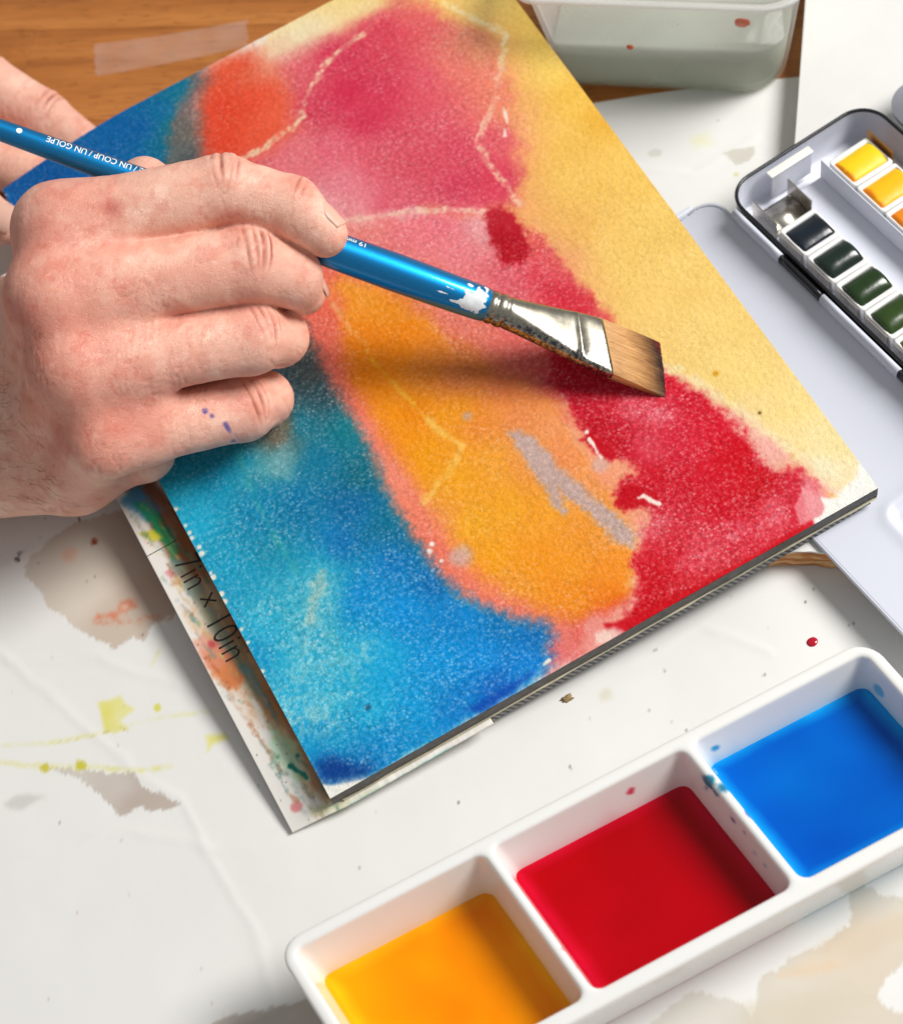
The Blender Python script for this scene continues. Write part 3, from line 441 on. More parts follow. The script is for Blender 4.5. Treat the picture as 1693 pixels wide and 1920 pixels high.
# blue upper wash and its murky edge
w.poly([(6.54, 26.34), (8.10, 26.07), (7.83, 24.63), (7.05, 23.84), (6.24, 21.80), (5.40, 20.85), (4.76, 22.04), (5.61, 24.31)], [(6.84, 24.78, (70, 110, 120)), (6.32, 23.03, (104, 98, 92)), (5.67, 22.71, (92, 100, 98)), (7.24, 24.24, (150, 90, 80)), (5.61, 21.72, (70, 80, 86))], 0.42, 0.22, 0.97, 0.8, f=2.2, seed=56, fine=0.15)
w.poly([(-1.74, 26.70), (-0.46, 26.94), (1.67, 26.19), (4.25, 25.82), (5.70, 25.85), (7.06, 25.70), (7.21, 25.06), (6.36, 24.19), (5.73, 23.44), (5.28, 22.72), (4.76, 22.04), (4.42, 20.02), (2.12, 20.58), (-0.33, 21.29), (-3.25, 22.74)], [(0.44, 24.93, (0, 94, 168)), (1.71, 24.40, (0, 88, 160)), (3.87, 24.52, (0, 96, 164)), (4.97, 24.23, (0, 92, 160)), (5.95, 24.61, (0, 104, 156)), (6.59, 24.69, (0, 110, 140)), (5.30, 23.21, (0, 104, 140)), (3.03, 23.58, (0, 96, 170)), (1.36, 23.57, (0, 104, 180)), (4.27, 23.15, (0, 100, 164)), (5.81, 23.65, (30, 118, 130))], 0.25, 0.2, 1, 0.4, f=2.0, seed=58, fine=0.15)
w.poly([(-0.13, 0.66), (-0.04, 0.50), (0.21, 0.31), (0.79, 0.11), (1.35, -0.05), (2.41, 0.00), (2.52, -0.18), (1.22, -0.32), (-0.14, -0.31)], (240, 238, 230), 0.05, 0.02, 1, 0)
# crayon resist lines and lost edges
cr = (240, 206, 168)
w.line([(14.30, 23.55), (13.57, 23.52), (12.99, 23.27)], 0.22, (232, 110, 110), 0.1, 0.1, 0.6, 0.6, seed=60)
w.line([(13.09, 23.31), (12.41, 23.25), (11.80, 23.09), (11.14, 22.69), (10.61, 22.43), (10.20, 22.02), (9.85, 21.48), (9.42, 21.26), (8.75, 21.20), (8.13, 21.07), (7.34, 21.09)], 0.23, cr, 0.05, 0.15, 0.92, 0.25, seed=61, broken=0.5)
w.line([(15.94, 22.88), (16.20, 22.37), (16.49, 21.62), (16.88, 20.91), (17.01, 20.55), (16.66, 20.00), (16.22, 19.35)], 0.26, (244, 222, 170), 0.06, 0.14, 0.9, 0.25, seed=62, broken=0.5)
w.line([(16.22, 19.35), (15.81, 18.90), (15.40, 18.31), (14.87, 17.85), (14.43, 17.55), (14.21, 17.29), (14.08, 16.63), (14.05, 16.00), (14.10, 15.37), (14.12, 14.77), (14.14, 14.32)], 0.24, (240, 190, 160), 0.06, 0.14, 0.85, 0.25, seed=63, broken=0.55)
w.line([(15.53, 17.96), (15.42, 17.62), (15.33, 17.38)], 0.10, (246, 226, 214), 0.04, 0.06, 0.9, 0, seed=64); w.line([(15.15, 17.20), (15.02, 16.93)], 0.10, (246, 220, 210), 0.04, 0.06, 0.9, 0, seed=65)
w.line([(8.93, 17.06), (9.36, 16.90), (10.31, 16.47), (11.25, 16.03), (12.27, 15.39), (13.00, 14.80)], 0.22, (240, 196, 172), 0.05, 0.14, 0.88, 0.25, seed=66, broken=0.5)
w.line([(7.41, 15.20), (7.42, 14.40), (7.45, 13.63), (7.49, 12.96), (7.60, 12.57)], 0.20, (240, 170, 110), 0.06, 0.12, 0.75, 0.3, seed=67, broken=0.4)
w.line([(7.53, 12.30), (7.54, 11.88), (7.66, 11.04), (7.84, 10.13), (7.99, 9.18), (8.18, 8.33), (8.48, 7.76)], 0.10, (246, 190, 60), 0.07, 0.10, 0.7, 0.3, seed=68, broken=0.35)
w.line([(7.99, 9.18), (8.17, 8.47), (8.45, 7.77), (8.09, 7.45), (7.57, 7.15), (7.06, 6.93), (6.51, 6.74)], 0.26, (246, 196, 96), 0.10, 0.14, 0.72, 0.4, seed=69, broken=0.2)
w.line([(14.96, 6.84), (15.33, 6.11), (15.70, 5.18), (16.02, 4.16), (16.31, 3.21), (16.59, 2.32), (16.82, 1.42), (17.03, 0.75)], 0.34, (242, 222, 172), 0.12, 0.2, 0.8, 0.3, seed=70, broken=0.2)
for a_ in ([(11.79, 5.92), (11.79, 5.66), (11.75, 5.35), (11.79, 5.16)], [(12.04, 3.42), (12.20, 3.39), (12.30, 3.13), (12.45, 2.95)], [(7.29, 0.38), (7.10, 0.35)]): w.line(a_, 0.13, (246, 236, 220), 0.03, 0.08, 0.95, 0, seed=71)
w.poly([(8.82, 0.35), (9.33, 0.26), (9.47, 0.02), (8.99, -0.02), (8.71, 0.11)], (242, 214, 200), 0.1, 0.1, 0.85, 0.2, seed=72)
for q in [(6.15, 5.40), (5.98, 5.22), (6.13, 4.76), (11.84, 6.14)]: w.spot(q[0], q[1], 0.06, (246, 236, 226), 0.03, 0.05)
w.spot(*[(16.46, 3.91)][0], 0.05, (90, 60, 20), 0.04); w.spot(*[(16.08, 5.75)][0], 0.09, (210, 150, 30), 0.06); w.spot(*[(2.17, 1.86)][0], 0.08, (0, 70, 110), 0.07)
# torn white flecks along the left and lower edges
for i in range(95):
    yy = rs.uniform(4, PL - .3)
    dense = 0.9 if 8.0 < yy < 10.8 or yy > 23.4 else 0.25
    if rs.random() < dense: w.spot(rs.uniform(0.0, 0.13 if 8 < yy < 10.6 else 0.07), yy, rs.uniform(0.03, 0.10), (242, 236, 222), 0.03, 0.04, 0.95, 0)
# slow tonal wander of the pigment
w.c += (fbm(Xg, Yg, 0.9, 4, 90) * 7)[..., None]
tooth = 0.010 * fbm(Xg, Yg, 5.5, 3, 77) + 0.004 * fbm(Xg, Yg, 11.0, 2, 79)
Zg = pad_bend(Xg, Yg) + tooth
V, F = grid_mesh(Xg, Yg, Zg)
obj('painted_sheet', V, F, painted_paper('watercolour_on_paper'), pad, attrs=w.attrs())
def slab(name, x0, x1, y0, y1, z0, z1, mat, rough_edge=0.0, ny=64, nx=40, seed=1, bendf=1.0, parent=None):
    """closed slab whose rim follows the pad's bend; its edges can be uneven"""
    per = [(x, y0) for x in np.linspace(x0, x1, nx)] + [(x1, y) for y in np.linspace(y0, y1, ny)[1:]] + [(x, y1) for x in np.linspace(x1, x0, nx)[1:]] + [(x0, y) for y in np.linspace(y1, y0, ny)[1:-1]]
    r = random.Random(seed); rings = []
    for z in np.linspace(z0, z1, 4):
        ring = []
        for x, y in per:
            e = rough_edge * (r.random() - .5)
            ring.append((x + e * (1 if abs(x - x1) < 1e-6 or abs(x - x0) < 1e-6 else 0), y + e * (1 if abs(y - y0) < 1e-6 or abs(y - y1) < 1e-6 else 0), z + float(pad_bend(x, y)) * bendf))
        rings.append(ring)
    V, F = loft(rings, True, False)
    return obj(name, V, F, mat, parent if parent is not None else pad, smooth=False)
t = NT('gummed_edge'); co = t.co((1, 1, 6))
t.p(base=t.ramp(t.noise(3.0, 5, 0.65, co), (0.3, lin4((54, 52, 50))), (0.62, lin4((104, 101, 98))), (0.85, lin4((150, 146, 138)))), rough=0.7); t.bump(t.noise(5, 4, 0.6, co), 0.5, 0.03)
slab('paper_block', 0.015, PW - 0.015, 0.0, PL - 0.015, -0.50, -0.012, t.m, 0.02, seed=2)
slab('cover_sheet', 0.3, PW - 0.05, -0.03, PL - 0.1, -0.60, -0.51, simple('cream_card', (214, 206, 178), 0.7, 0.1, 4), 0.03, seed=3)
t = NT('ridged_black_tape'); wv = t.n('ShaderNodeTexWave'); t.set(wv.inputs['Vector'], t.co((1, 0.3, 1), (0, 0.5, 0))); wv.inputs['Scale'].default_value = 1.9; wv.inputs['Distortion'].default_value = 1.2; wv.inputs['Detail'].default_value = 2
t.p(base=t.ramp(wv.outputs['Color'], (0.2, lin4((62, 61, 62))), (0.8, lin4((128, 127, 126)))), rough=0.6); t.bump(wv.outputs['Color'], 0.5, 0.03)
bb = []
xsb = np.linspace(5.1, PW - 0.25, 60); r5 = random.Random(5)
def back_ring(yf):
    return [(x, yf + 0.02 * (r5.random() - .5), z) for x, z in [(x, -0.605) for x in xsb] + [(x, -1.02 + 0.28 * max(0, (x - 14.0) / 4.0) ** 1.3 + 0.015 * r5.random()) for x in xsb[::-1]]]
V, F = loft([back_ring(-0.01), back_ring(8.0), back_ring(23.0)])
obj('backing_board', V, F, t.m, pad, smooth=False)
# cover flap: white card peeking out at the left, covered with brush trials, its size printed on it
fx = np.linspace(-1.42, 5.05, 190); fy = np.linspace(-0.20, 22.0, 500)
Xg, Yg = np.meshgrid(fx, fy)
Yg = Yg + np.where(Yg < 0, 0.0, 0) + (0.20 - 0.0) * np.clip((0.4 - Xg) / 1.8, 0, 1) * np.clip(1 - (Yg + .3) / 3, 0, 1)
w = Wash(Xg, Yg, (240, 236, 228))
def FP(x, y): return (x, y)
def strip(pts): return pts
w.poly([(-0.95, 13), (-0.3, 13), (0.4, 9.5), (0.5, 3), (0.3, 0.3), (-0.25, 0.1), (-0.35, 3), (-0.55, 5.5), (-0.75, 8.0), (-0.9, 10)], [(-0.4, 12, (120, 76, 56)), (-0.1, 9, (150, 84, 40)), (0, 6, (168, 100, 48)), (-0.3, 5, (176, 140, 100)), (0.0, 4, (184, 120, 66)), (-0.1, 2.0, (190, 140, 92)), (0.2, 1, (170, 130, 96)), (-0.6, 8, (176, 160, 130))], 0.18, 0.18, 0.95, f=1.0, seed=4)
w.poly([(-1.3, 12.2), (-0.6, 12.6), (-0.4, 11.2), (-0.7, 10.8), (-1.0, 11.4)], (66, 150, 196), 0.15, 0.2, 0.9, f=2.5, seed=5)
w.poly([(-1.0, 11.9), (-0.65, 11.6), (-0.42, 10.6), (-0.45, 9.6), (-0.78, 9.5), (-0.82, 10.5)], [(-0.8, 11.5, (30, 150, 110)), (-0.6, 10.5, (24, 140, 84)), (-0.6, 9.7, (60, 150, 100))], 0.08, 0.14, 0.95, f=3.5, seed=6)
w.poly([(-1.32, 10.9), (-0.85, 10.75), (-0.78, 10.35), (-1.05, 10.4)], (226, 216, 60), 0.08, 0.1, 0.9, seed=7)
w.poly([(-1.18, 9.25), (-0.95, 9.3), (-0.9, 9.0), (-1.1, 8.95)], (232, 150, 160), 0.07, 0.08, 0.9, seed=8)
w.poly([(-1.05, 8.9), (-0.85, 8.9), (-0.85, 8.4), (-1.0, 8.4)], (236, 210, 150), 0.1, 0.1, 0.8, seed=9)
w.poly([(-0.85, 9.4), (-0.55, 9.3), (-0.35, 6.2), (-0.3, 5.4), (-0.65, 5.5), (-0.75, 7.5)], (110, 150, 158), 0.14, 0.22, 0.85, f=3, seed=10)
w.poly([(-0.75, 9.2), (-0.45, 9.0), (-0.3, 4.0), (-0.2, 1.8), (-0.45, 1.6), (-0.62, 4.5), (-0.8, 7.0)], [(-0.6, 8, (150, 150, 120)), (-0.5, 6, (140, 140, 110)), (-0.4, 4.4, (150, 130, 84)), (-0.35, 3.4, (196, 120, 50)), (-0.3, 2.2, (160, 170, 90))], 0.16, 0.26, 0.7, f=2.5, seed=21)
w.poly([(-1.2, 7.6), (-0.9, 7.8), (-0.75, 6.0), (-0.7, 3.8), (-0.95, 3.4), (-1.15, 5.2)], (236, 206, 176), 0.2, 0.25, 0.7, f=2.5, seed=22)
w.poly([(-1.40, 6.7), (-0.95, 6.9), (-0.55, 5.6), (-0.45, 4.9), (-0.95, 4.6), (-1.35, 5.4)], [(-1.3, 6.5, (236, 176, 156)), (-1.0, 6.0, (226, 130, 96)), (-0.9, 5.0, (222, 118, 56))], 0.12, 0.16, 0.85, f=3, seed=11)
w.spot(-0.9, 6.35, 0.12, (200, 70, 80), 0.08, 0.1, 0.8)
w.poly([(-0.55, 5.4), (-0.3, 5.3), (-0.2, 3.4), (-0.35, 3.0), (-0.42, 4.2)], (86, 140, 150), 0.08, 0.1, 0.8, f=3, seed=12)
w.poly([(-0.95, 2.2), (-0.5, 3.2), (-0.2, 2.2), (-0.35, 1.2), (-0.6, 1.2)], (190, 226, 190), 0.15, 0.2, 0.8, f=3, seed=13)
w.line([(-0.58, 1.75), (-0.42, 1.42), (-0.34, 1.2)], 0.12, (0, 120, 104), 0.04, 0.07, 0.95, seed=14)
w.spot(-0.25, 1.9, 0.06, (40, 120, 130), 0.04)
w.spot(-0.95, 0.55, 0.16, (222, 130, 130), 0.06, 0.12, 0.85)
w.poly([(-0.75, 0.25), (-0.3, 0.3), (0.3, -0.05), (1.6, -0.2), (0.0, -0.18), (-0.7, 0.0)], (214, 216, 170), 0.1, 0.1, 0.75, seed=15)
w.line([(0.4, -0.2), (1.5, -0.22), (2.6, -0.22), (3.8, -0.2)], 0.05, (130, 200, 190), 0.04, 0.05, 0.8, broken=0.3)
w.line([(-0.5, 1.4), (-0.3, 0.4), (0.0, 0.2)], 0.07, (216, 190, 130), 0.05, 0.06, 0.7)
for i in range(40): w.spot(rs.uniform(-1.4, .2), rs.uniform(0, 12), rs.uniform(.01, .03), rs.choice([(90, 80, 70), (150, 90, 80), (60, 100, 110)]), 0.02, 0, 0.8)
for i in range(110):
    yy = rs.uniform(0.2, 12.5); xx = rs.uniform(-1.35, -0.15) if yy > 3 else rs.uniform(-1.1, 0.2); l_ = rs.uniform(.2, 1.3)
    w.line([(xx, yy), (xx + 0.06 + rs.uniform(-.05, .08), yy - l_ / 2), (xx + 0.10 + rs.uniform(-.05, .1), yy - l_)], rs.uniform(.04, .16), rs.choice([(196, 120, 64), (172, 96, 52), (120, 150, 140), (214, 170, 120), (70, 130, 110), (222, 150, 110), (150, 130, 90), (206, 200, 120)]), 0.05, 0.10, rs.uniform(.25, .6), broken=0.5, seed=i % 40)
# dry brush streaks along the strip
st_ = fbm(Xg * 9.0, Yg * 0.8, 1.0, 3, 8)
w.c += (st_ * 20 * sstep(-1.2, -0.5, Xg))[..., None]
def flap_z(x, y): return -0.63 - 0.16 * np.clip((0.2 - np.asarray(x, float)) / 1.6, 0, 1) ** 1.4 * np.clip((6 - np.asarray(y, float)) / 6, 0, 1) ** 1.2
V, F = grid_mesh(Xg, Yg, flap_z(Xg, Yg))
t = NT('painted_card'); t.p(base=t.attr('Col'), rough=0.55, spec=0.35); t.bump(t.noise(20, 2), 0.08, 0.02)
flap = obj('cover_flap', V, F, t.m, pad, attrs=w.attrs())
sm = flap.modifiers.new('thickness', 'SOLIDIFY'); sm.thickness = 0.06 * S; sm.offset = -1
INK = simple('black_ink', (34, 30, 28), 0.55, 0.02)
def text_mesh(body, size, bold=0.0):
    cu = bpy.data.curves.new('txt', 'FONT'); cu.body = body; cu.size = size; cu.offset = bold; cu.resolution_u = 4; cu.space_character = 1.02
    o = bpy.data.objects.new('txt', cu); col.objects.link(o)
    dg = bpy.context.evaluated_depsgraph_get(); me = bpy.data.meshes.new_from_object(o.evaluated_get(dg))
    bmx = bmesh.new(); bmx.from_mesh(me); y_ = [v.co.y for v in bmx.verts]
    for k_ in range(1, 9):
        bmesh.ops.bisect_plane(bmx, geom=bmx.verts[:] + bmx.edges[:] + bmx.faces[:], dist=1e-6, plane_co=(0, min(y_) + (max(y_) - min(y_)) * k_ / 9, 0), plane_no=(0, 1, 0))
    bmx.to_mesh(me); bmx.free()
    vs = np.zeros(len(me.vertices) * 3); me.vertices.foreach_get('co', vs); fs = [tuple(p.vertices) for p in me.polygons]
    bpy.data.objects.remove(o); bpy.data.meshes.remove(me); bpy.data.curves.remove(cu)
    return vs.reshape(-1, 3), fs
tv, tf = text_mesh('7in \u00d7 10in', 1.0, -0.012)
L_ = tv[:, 0].max() - tv[:, 0].min(); H_ = tv[:, 1].max()
sx = 3.75 / L_; sy = 0.80 / H_
lx = -0.82 + tv[:, 1] * sy; ly = 9.35 - (tv[:, 0] - tv[:, 0].min()) * sx
obj('lettering', np.stack([lx, ly, flap_z(lx, ly) + 0.006], 1), tf, INK, flap, smooth=False)
bmq = box_bm(-1.40, -0.40, 10.02, 10.045, -0.632, -0.622)
bm_obj('printed_line', bmq, INK, flap)
# ---------------------------------------------------------------- voxel fields (used for the porcelain dish and the hands)
class Field:
    def __init__(s, lo, hi, h):
        s.lo = np.array(lo, float); s.h = h
        s.n = np.ceil((np.array(hi, float) - s.lo) / h).astype(int) + 1
        s.F = np.full(tuple(s.n), 9.0, np.float32)
    def axes(s, i0, i1):
        return [(s.lo[k] + s.h * np.arange(i0[k], i1[k])).astype(np.float32) for k in range(3)]
    def block(s, lo, hi):
        i0 = np.clip(((np.array(lo) - s.lo) / s.h).astype(int), 0, s.n); i1 = np.clip(((np.array(hi) - s.lo) / s.h).astype(int) + 2, 0, s.n)
        sl = tuple(slice(a, b) for a, b in zip(i0, i1)); x, y, z = s.axes(i0, i1)
        return sl, x[:, None, None], y[None, :, None], z[None, None, :]
    def cone(s, a, b, ra, rb, k, flat=None):
        """tapered capsule, smoothly joined with radius k; flat = (axis, factor) squashes it along a direction"""
        a = np.array(a, float); b = np.array(b, float); r = max(ra, rb) + k + 0.3
        sl, x, y, z = s.block(np.minimum(a, b) - r, np.maximum(a, b) + r)
        if s.F[sl].size == 0: return
        ba = b - a; L2 = float(ba @ ba) + 1e-9
        px, py, pz = x - a[0], y - a[1], z - a[2]
        t = np.clip((px * ba[0] + py * ba[1] + pz * ba[2]) / L2, 0, 1)
        dx, dy, dz = px - t * ba[0], py - t * ba[1], pz - t * ba[2]
        q = dx * dx + dy * dy + dz * dz
        if flat is not None:
            ax, f = np.array(flat[0], float), flat[1]; ax /= np.linalg.norm(ax)
            dd = dx * ax[0] + dy * ax[1] + dz * ax[2]; q = q + dd * dd * (f * f - 1)
        d = np.sqrt(q) - (ra + (rb - ra) * t)
        s.F[sl] = smin(s.F[sl], d.astype(np.float32), k)
def smin(a, b, k):
    if k <= 0: return np.minimum(a, b)
    h = np.clip(0.5 + 0.5 * (b - a) / k, 0, 1); return b * (1 - h) + a * h - k * h * (1 - h)
def smax(a, b, k): return -smin(-a, -b, k)
def nets(F, lo, h, relax=2):
    """surface nets: quads on the zero level of F (negative inside)"""
    neg = F < 0; c8 = [(i, j, k) for i in (0, 1) for j in (0, 1) for k in (0, 1)]; n = np.array(F.shape) - 1
    cnt = sum(neg[i:i + n[0], j:j + n[1], k:k + n[2]].astype(np.int8) for i, j, k in c8)
    act = np.argwhere((cnt > 0) & (cnt < 8)); idx = np.full(tuple(n), -1, np.int32); idx[tuple(act.T)] = np.arange(len(act))
    val = {c: F[tuple((act + c).T)] for c in c8}
    acc = np.zeros((len(act), 3)); num = np.zeros(len(act))
    for a in c8:
        for ax in range(3):
            if a[ax] == 0:
                b = list(a); b[ax] = 1; b = tuple(b); va, vb = val[a], val[b]; m = (va < 0) != (vb < 0)
                t = np.where(m, va / np.where(m, va - vb, 1), 0)
                p = np.array(a, float)[None] + t[:, None] * (np.array(b) - np.array(a))[None]
                acc += p * m[:, None]; num += m
    V = (act + acc / num[:, None])
    Q = []
    for ax in range(3):
        o1, o2 = (ax + 1) % 3, (ax + 2) % 3
        s0 = [slice(None)] * 3; s1 = [slice(None)] * 3; s0[ax] = slice(0, -1); s1[ax] = slice(1, None)
        e = np.argwhere(neg[tuple(s0)] != neg[tuple(s1)]); e = e[(e[:, o1] > 0) & (e[:, o2] > 0) & (e[:, o1] < n[o1]) & (e[:, o2] < n[o2])]
        fl = neg[tuple(e.T)]
        d1 = np.zeros(3, int); d1[o1] = 1; d2 = np.zeros(3, int); d2[o2] = 1
        q = np.stack([idx[tuple((e - d1 - d2).T)], idx[tuple((e - d2).T)], idx[tuple(e.T)], idx[tuple((e - d1).T)]], 1)
        q[~fl] = q[~fl][:, ::-1]; Q.append(q)
    Q = np.concatenate(Q); Q = Q[(Q >= 0).all(1)]
    V = V * h + np.array(lo)
    for _ in range(relax): V = V + 0.5 * (neigh_mean(V, Q) - V)
    return V, Q
def neigh_mean(V, Q):
    acc = np.zeros_like(V); cn = np.zeros(len(V))
    for i in range(4):
        for j in (1, 3):
            for k in range(3): acc[:, k] += np.bincount(Q[:, i], V[Q[:, (i + j) % 4], k], len(V))
            cn += np.bincount(Q[:, i], minlength=len(V))
    return acc / np.maximum(cn, 1)[:, None]
def vnormals(V, Q):
    a = np.cross(V[Q[:, 2]] - V[Q[:, 0]], V[Q[:, 3]] - V[Q[:, 1]]); N = np.zeros_like(V)
    for i in range(4):
        for k in range(3): N[:, k] += np.bincount(Q[:, i], a[:, k], len(V))
    return N / (np.linalg.norm(N, axis=1, keepdims=True) + 1e-12)

# ---------------------------------------------------------------- porcelain dish with three wells of paint
dO = np.array((-2.946, -3.886)); dex = np.array([math.cos(math.radians(-1.2)), math.sin(math.radians(-1.2))]); dey = np.array([math.cos(math.radians(95.5)), math.sin(math.radians(95.5))])
h = 0.06
f = Field((-0.7, -6.5, -0.1), (18.4, 0.6, 3.5), h)
sl, x, y, z = f.block((-2, -8, -1), (20, 2, 5))
def rbox(x, y, x0, x1, y0, y1, r):
    qx = np.abs(x - (x0 + x1) / 2) - (x1 - x0) / 2 + r; qy = np.abs(y - (y0 + y1) / 2) - (y1 - y0) / 2 + r
    return np.sqrt(np.maximum(qx, 0) ** 2 + np.maximum(qy, 0) ** 2) + np.minimum(np.maximum(qx, qy), 0) - r
tp = 0.16 * (3.0 - z)
outer = rbox(x, y, -0.22 + tp, 17.72 - tp, -5.62 + tp, 0.02 - tp, 0.75)
outer = smax(smax(outer, z - 3.0, 0.15), 0.02 - z, 0.15)
body = outer
for a0, a1 in ((0.16, 5.70), (5.95, 11.73), (11.98, 17.34)):
    ti = 0.30 * (3.0 - z)
    wl = rbox(x, y, a0 + ti * 0.55, a1 - ti * 0.55, -5.14 + ti * .3, -0.36 - ti, 0.28)
    wl = smax(wl, 0.55 - z, 0.45)
    body = smax(body, -wl, 0.08)
V, Q = nets(body.astype(np.float32), f.lo, h, 2)
def d2w(P):
    P = np.asarray(P, float); return np.stack([dO[0] + P[:, 0] * dex[0] + P[:, 1] * dey[0], dO[1] + P[:, 0] * dex[1] + P[:, 1] * dey[1], P[:, 2] if P.shape[1] > 2 else P[:, 0] * 0], 1)
t = NT('glazed_porcelain'); t.p(base=lin4((236, 235, 230)), rough=0.16, spec=0.5, coat=0.5, coatr=0.05)
at = None
Xd, Yd, Zd = V[:, 0], V[:, 1], V[:, 2]
w = Wash(Xd, Yd, (236, 235, 231))
# paint spilt and thinned on the porcelain walls
def wall_spot(ax, by, cz, r, c, op=0.9, rough=0.05):
    d = r - np.sqrt((Xd - ax) ** 2 + (Yd - by) ** 2 + (Zd - cz) ** 2) + rough * fbm(Xd + Zd, Yd - Zd, 4.0, 3, int(ax * 10) % 19)
    w.lay(sstep(-0.05, 0.05, d), c, op)
wall_spot(10.0, -0.45, 2.35, 0.17, (206, 40, 70)); wall_spot(12.6, -0.42, 2.3, 0.18, (30, 140, 200)); wall_spot(17.15, -1.2, 2.2, 0.22, (110, 180, 214))
for i in range(46):
    r_ = rs.random(); wall_spot(5.86 + rs.uniform(-.15, .45), -1.6 - 3.2 * rs.random(), 2.9 - 0.5 * rs.random(), rs.uniform(.02, .09), (210, 70, 90), 0.75)
    if i % 2: wall_spot(11.65 + rs.uniform(-.25, .2), -1.0 - 3.2 * rs.random(), 2.8 - 0.7 * rs.random(), rs.uniform(.02, .10), rs.choice([(30, 120, 180), (60, 60, 140), (200, 90, 110), (40, 150, 190)]), 0.8)
wall_spot(11.72, -1.5, 2.85, 0.20, (10, 120, 150), 0.9, 0.12); wall_spot(11.85, -1.9, 2.85, 0.18, (10, 110, 150), 0.9, 0.12); wall_spot(12.1, -2.9, 2.75, 0.22, (40, 30, 130), 0.9, 0.12)
for (a0, a1, c, lev) in ((0.20, 5.62, (236, 190, 120), 1.45), (6.02, 11.66, (226, 150, 160), 1.6), (12.06, 17.28, (110, 190, 232), 1.75)):
    inside = ((Xd > a0 - .05) & (Xd < a1 + .05) & (Yd < -0.3) & (Yd > -5.2)).astype(float)
    nz = fbm(Xd, Yd * 0.5, 0.9, 4, int(a0))
    w.lay(inside * np.clip(np.exp(-np.clip(Zd - lev - 0.18 * nz, 0, 9) / (0.20 + 0.20 * np.abs(nz))), 0, 1), c, 0.5)
t.set(t.b.inputs['Base Color'], t.attr('Col'))
root = empty('porcelain_dish', (d2w([[8.7, -2.8, 0]])[0][0], d2w([[8.7, -2.8, 0]])[0][1], 0.03), None, 'white porcelain dish with three wells holding orange, red and blue paint', 'palette dish')
off = np.array([root.location.x, root.location.y, root.location.z]) / S
VW = d2w(V); obj('dish_body', VW + [0, 0, 0.03] - off, Q, t.m, root, attrs={'Col': lin(np.clip(w.c, 0, 255)).astype(np.float32)})
def pool(name, a0, a1, b0, b1, lev, c_deep, c_thin, label, seed):
    nx_, ny_ = 120, 100
    X, Y = np.meshgrid(np.linspace(a0 - 0.14, a1 + 0.14, nx_), np.linspace(b0 - 0.10, b1 + 0.14, ny_))
    ex_ = np.maximum(0, 0.5 * np.minimum(np.minimum(X - a0, a1 - X), np.minimum(Y - b0, b1 - Y)))
    Z = lev + 0.07 * np.exp(-ex_ / 0.10)        # meniscus climbing the porcelain
    ex_ = ex_ + 0.10 * fbm(X, Y, 0.8, 3, seed + 6) * np.exp(-ex_ / 0.3); depth = np.clip(ex_ / 0.17, 0, 1) ** 0.7 * (0.92 + 0.16 * fbm(X, Y, 0.35, 3, seed))
    c = lin(c_thin) * (1 - depth[..., None]) + lin(c_deep) * depth[..., None]
    V, F = grid_mesh(X, Y, Z); P = d2w(V)
    swirl = fbm(X + 0.6 * fbm(X, Y, 0.4, 3, seed + 4), Y, 0.32, 3, seed + 2); c = c * (1 + 0.22 * swirl[..., None]) ; c[..., 1] *= 1 + 0.30 * swirl
    t = NT(name + '_liquid'); t.p(base=t.attr('Col'), rough=0.05, spec=0.18)
    t.bump(t.noise(0.5, 2), 0.04, 0.2)
    o = obj(name, P, F, t.m, attrs={'Col': np.clip(c, 0, 1).reshape(-1, 3).astype(np.float32)})
    tag(o, label, 'liquid paint', 'pools of paint in the porcelain dish'); return o
pool('paint_pool', 0.55, 5.42, -4.95, -0.83, 1.45, (250, 140, 0), (255, 168, 14), 'glossy orange paint pool in the left well of the white dish', 3)
pool('paint_pool', 6.30, 11.40, -4.92, -0.74, 1.6, (168, 0, 8), (196, 8, 40), 'deep red paint pool in the middle well of the white dish', 7)
pool('paint_pool', 12.26, 17.06, -4.90, -0.70, 1.75, (0, 88, 186), (10, 156, 230), 'bright blue paint pool in the right well of the white dish', 11)

# ---------------------------------------------------------------- white board with a bare wooden edge under the paint tin
bp = [(14.52, 0.40), (14.90, 0.20), (15.58, -0.22), (16.29, -0.79), (16.95, -1.44)] 
P0 = [bp[0]] + list(bp[1:]) + [(21.5, -2.6), (24.5, 2.0), (25.5, 8.0), (23.0, 10.0), (19.0, 9.2), (16.6, 6.6), (14.9, 3.0)]
def prism(name, poly, z0, z1, mat, parent=None, inset=0.0, jag=0.0, seed=0, n=3):
    r = random.Random(seed); P = []
    for (ax, ay), (bx, by) in zip(poly, poly[1:] + poly[:1]):
        k = max(1, int(math.hypot(bx - ax, by - ay) / 0.18))
        for i in range(k): P.append((ax + (bx - ax) * i / k, ay + (by - ay) * i / k))
    cx_ = sum(p[0] for p in P) / len(P); cy_ = sum(p[1] for p in P) / len(P)
    rings = []
    for z in np.linspace(z0, z1, n):
        ring = []
        for x, y in P:
            e = 1 - (inset + jag * (r.random() - .5)) / math.hypot(x - cx_, y - cy_); ring.append((cx_ + (x - cx_) * e, cy_ + (y - cy_) * e, z))
        rings.append(ring)
    V, F = loft(rings); return obj(name, V, F, mat, parent, smooth=False)
brd = empty('drawing_board', (19, 3, 0.05), None, 'white topped board with a raw wooden edge under the paint tin', 'board')
def shift(poly, o): return [(x - o.location.x / S, y - o.location.y / S) for x, y in poly]
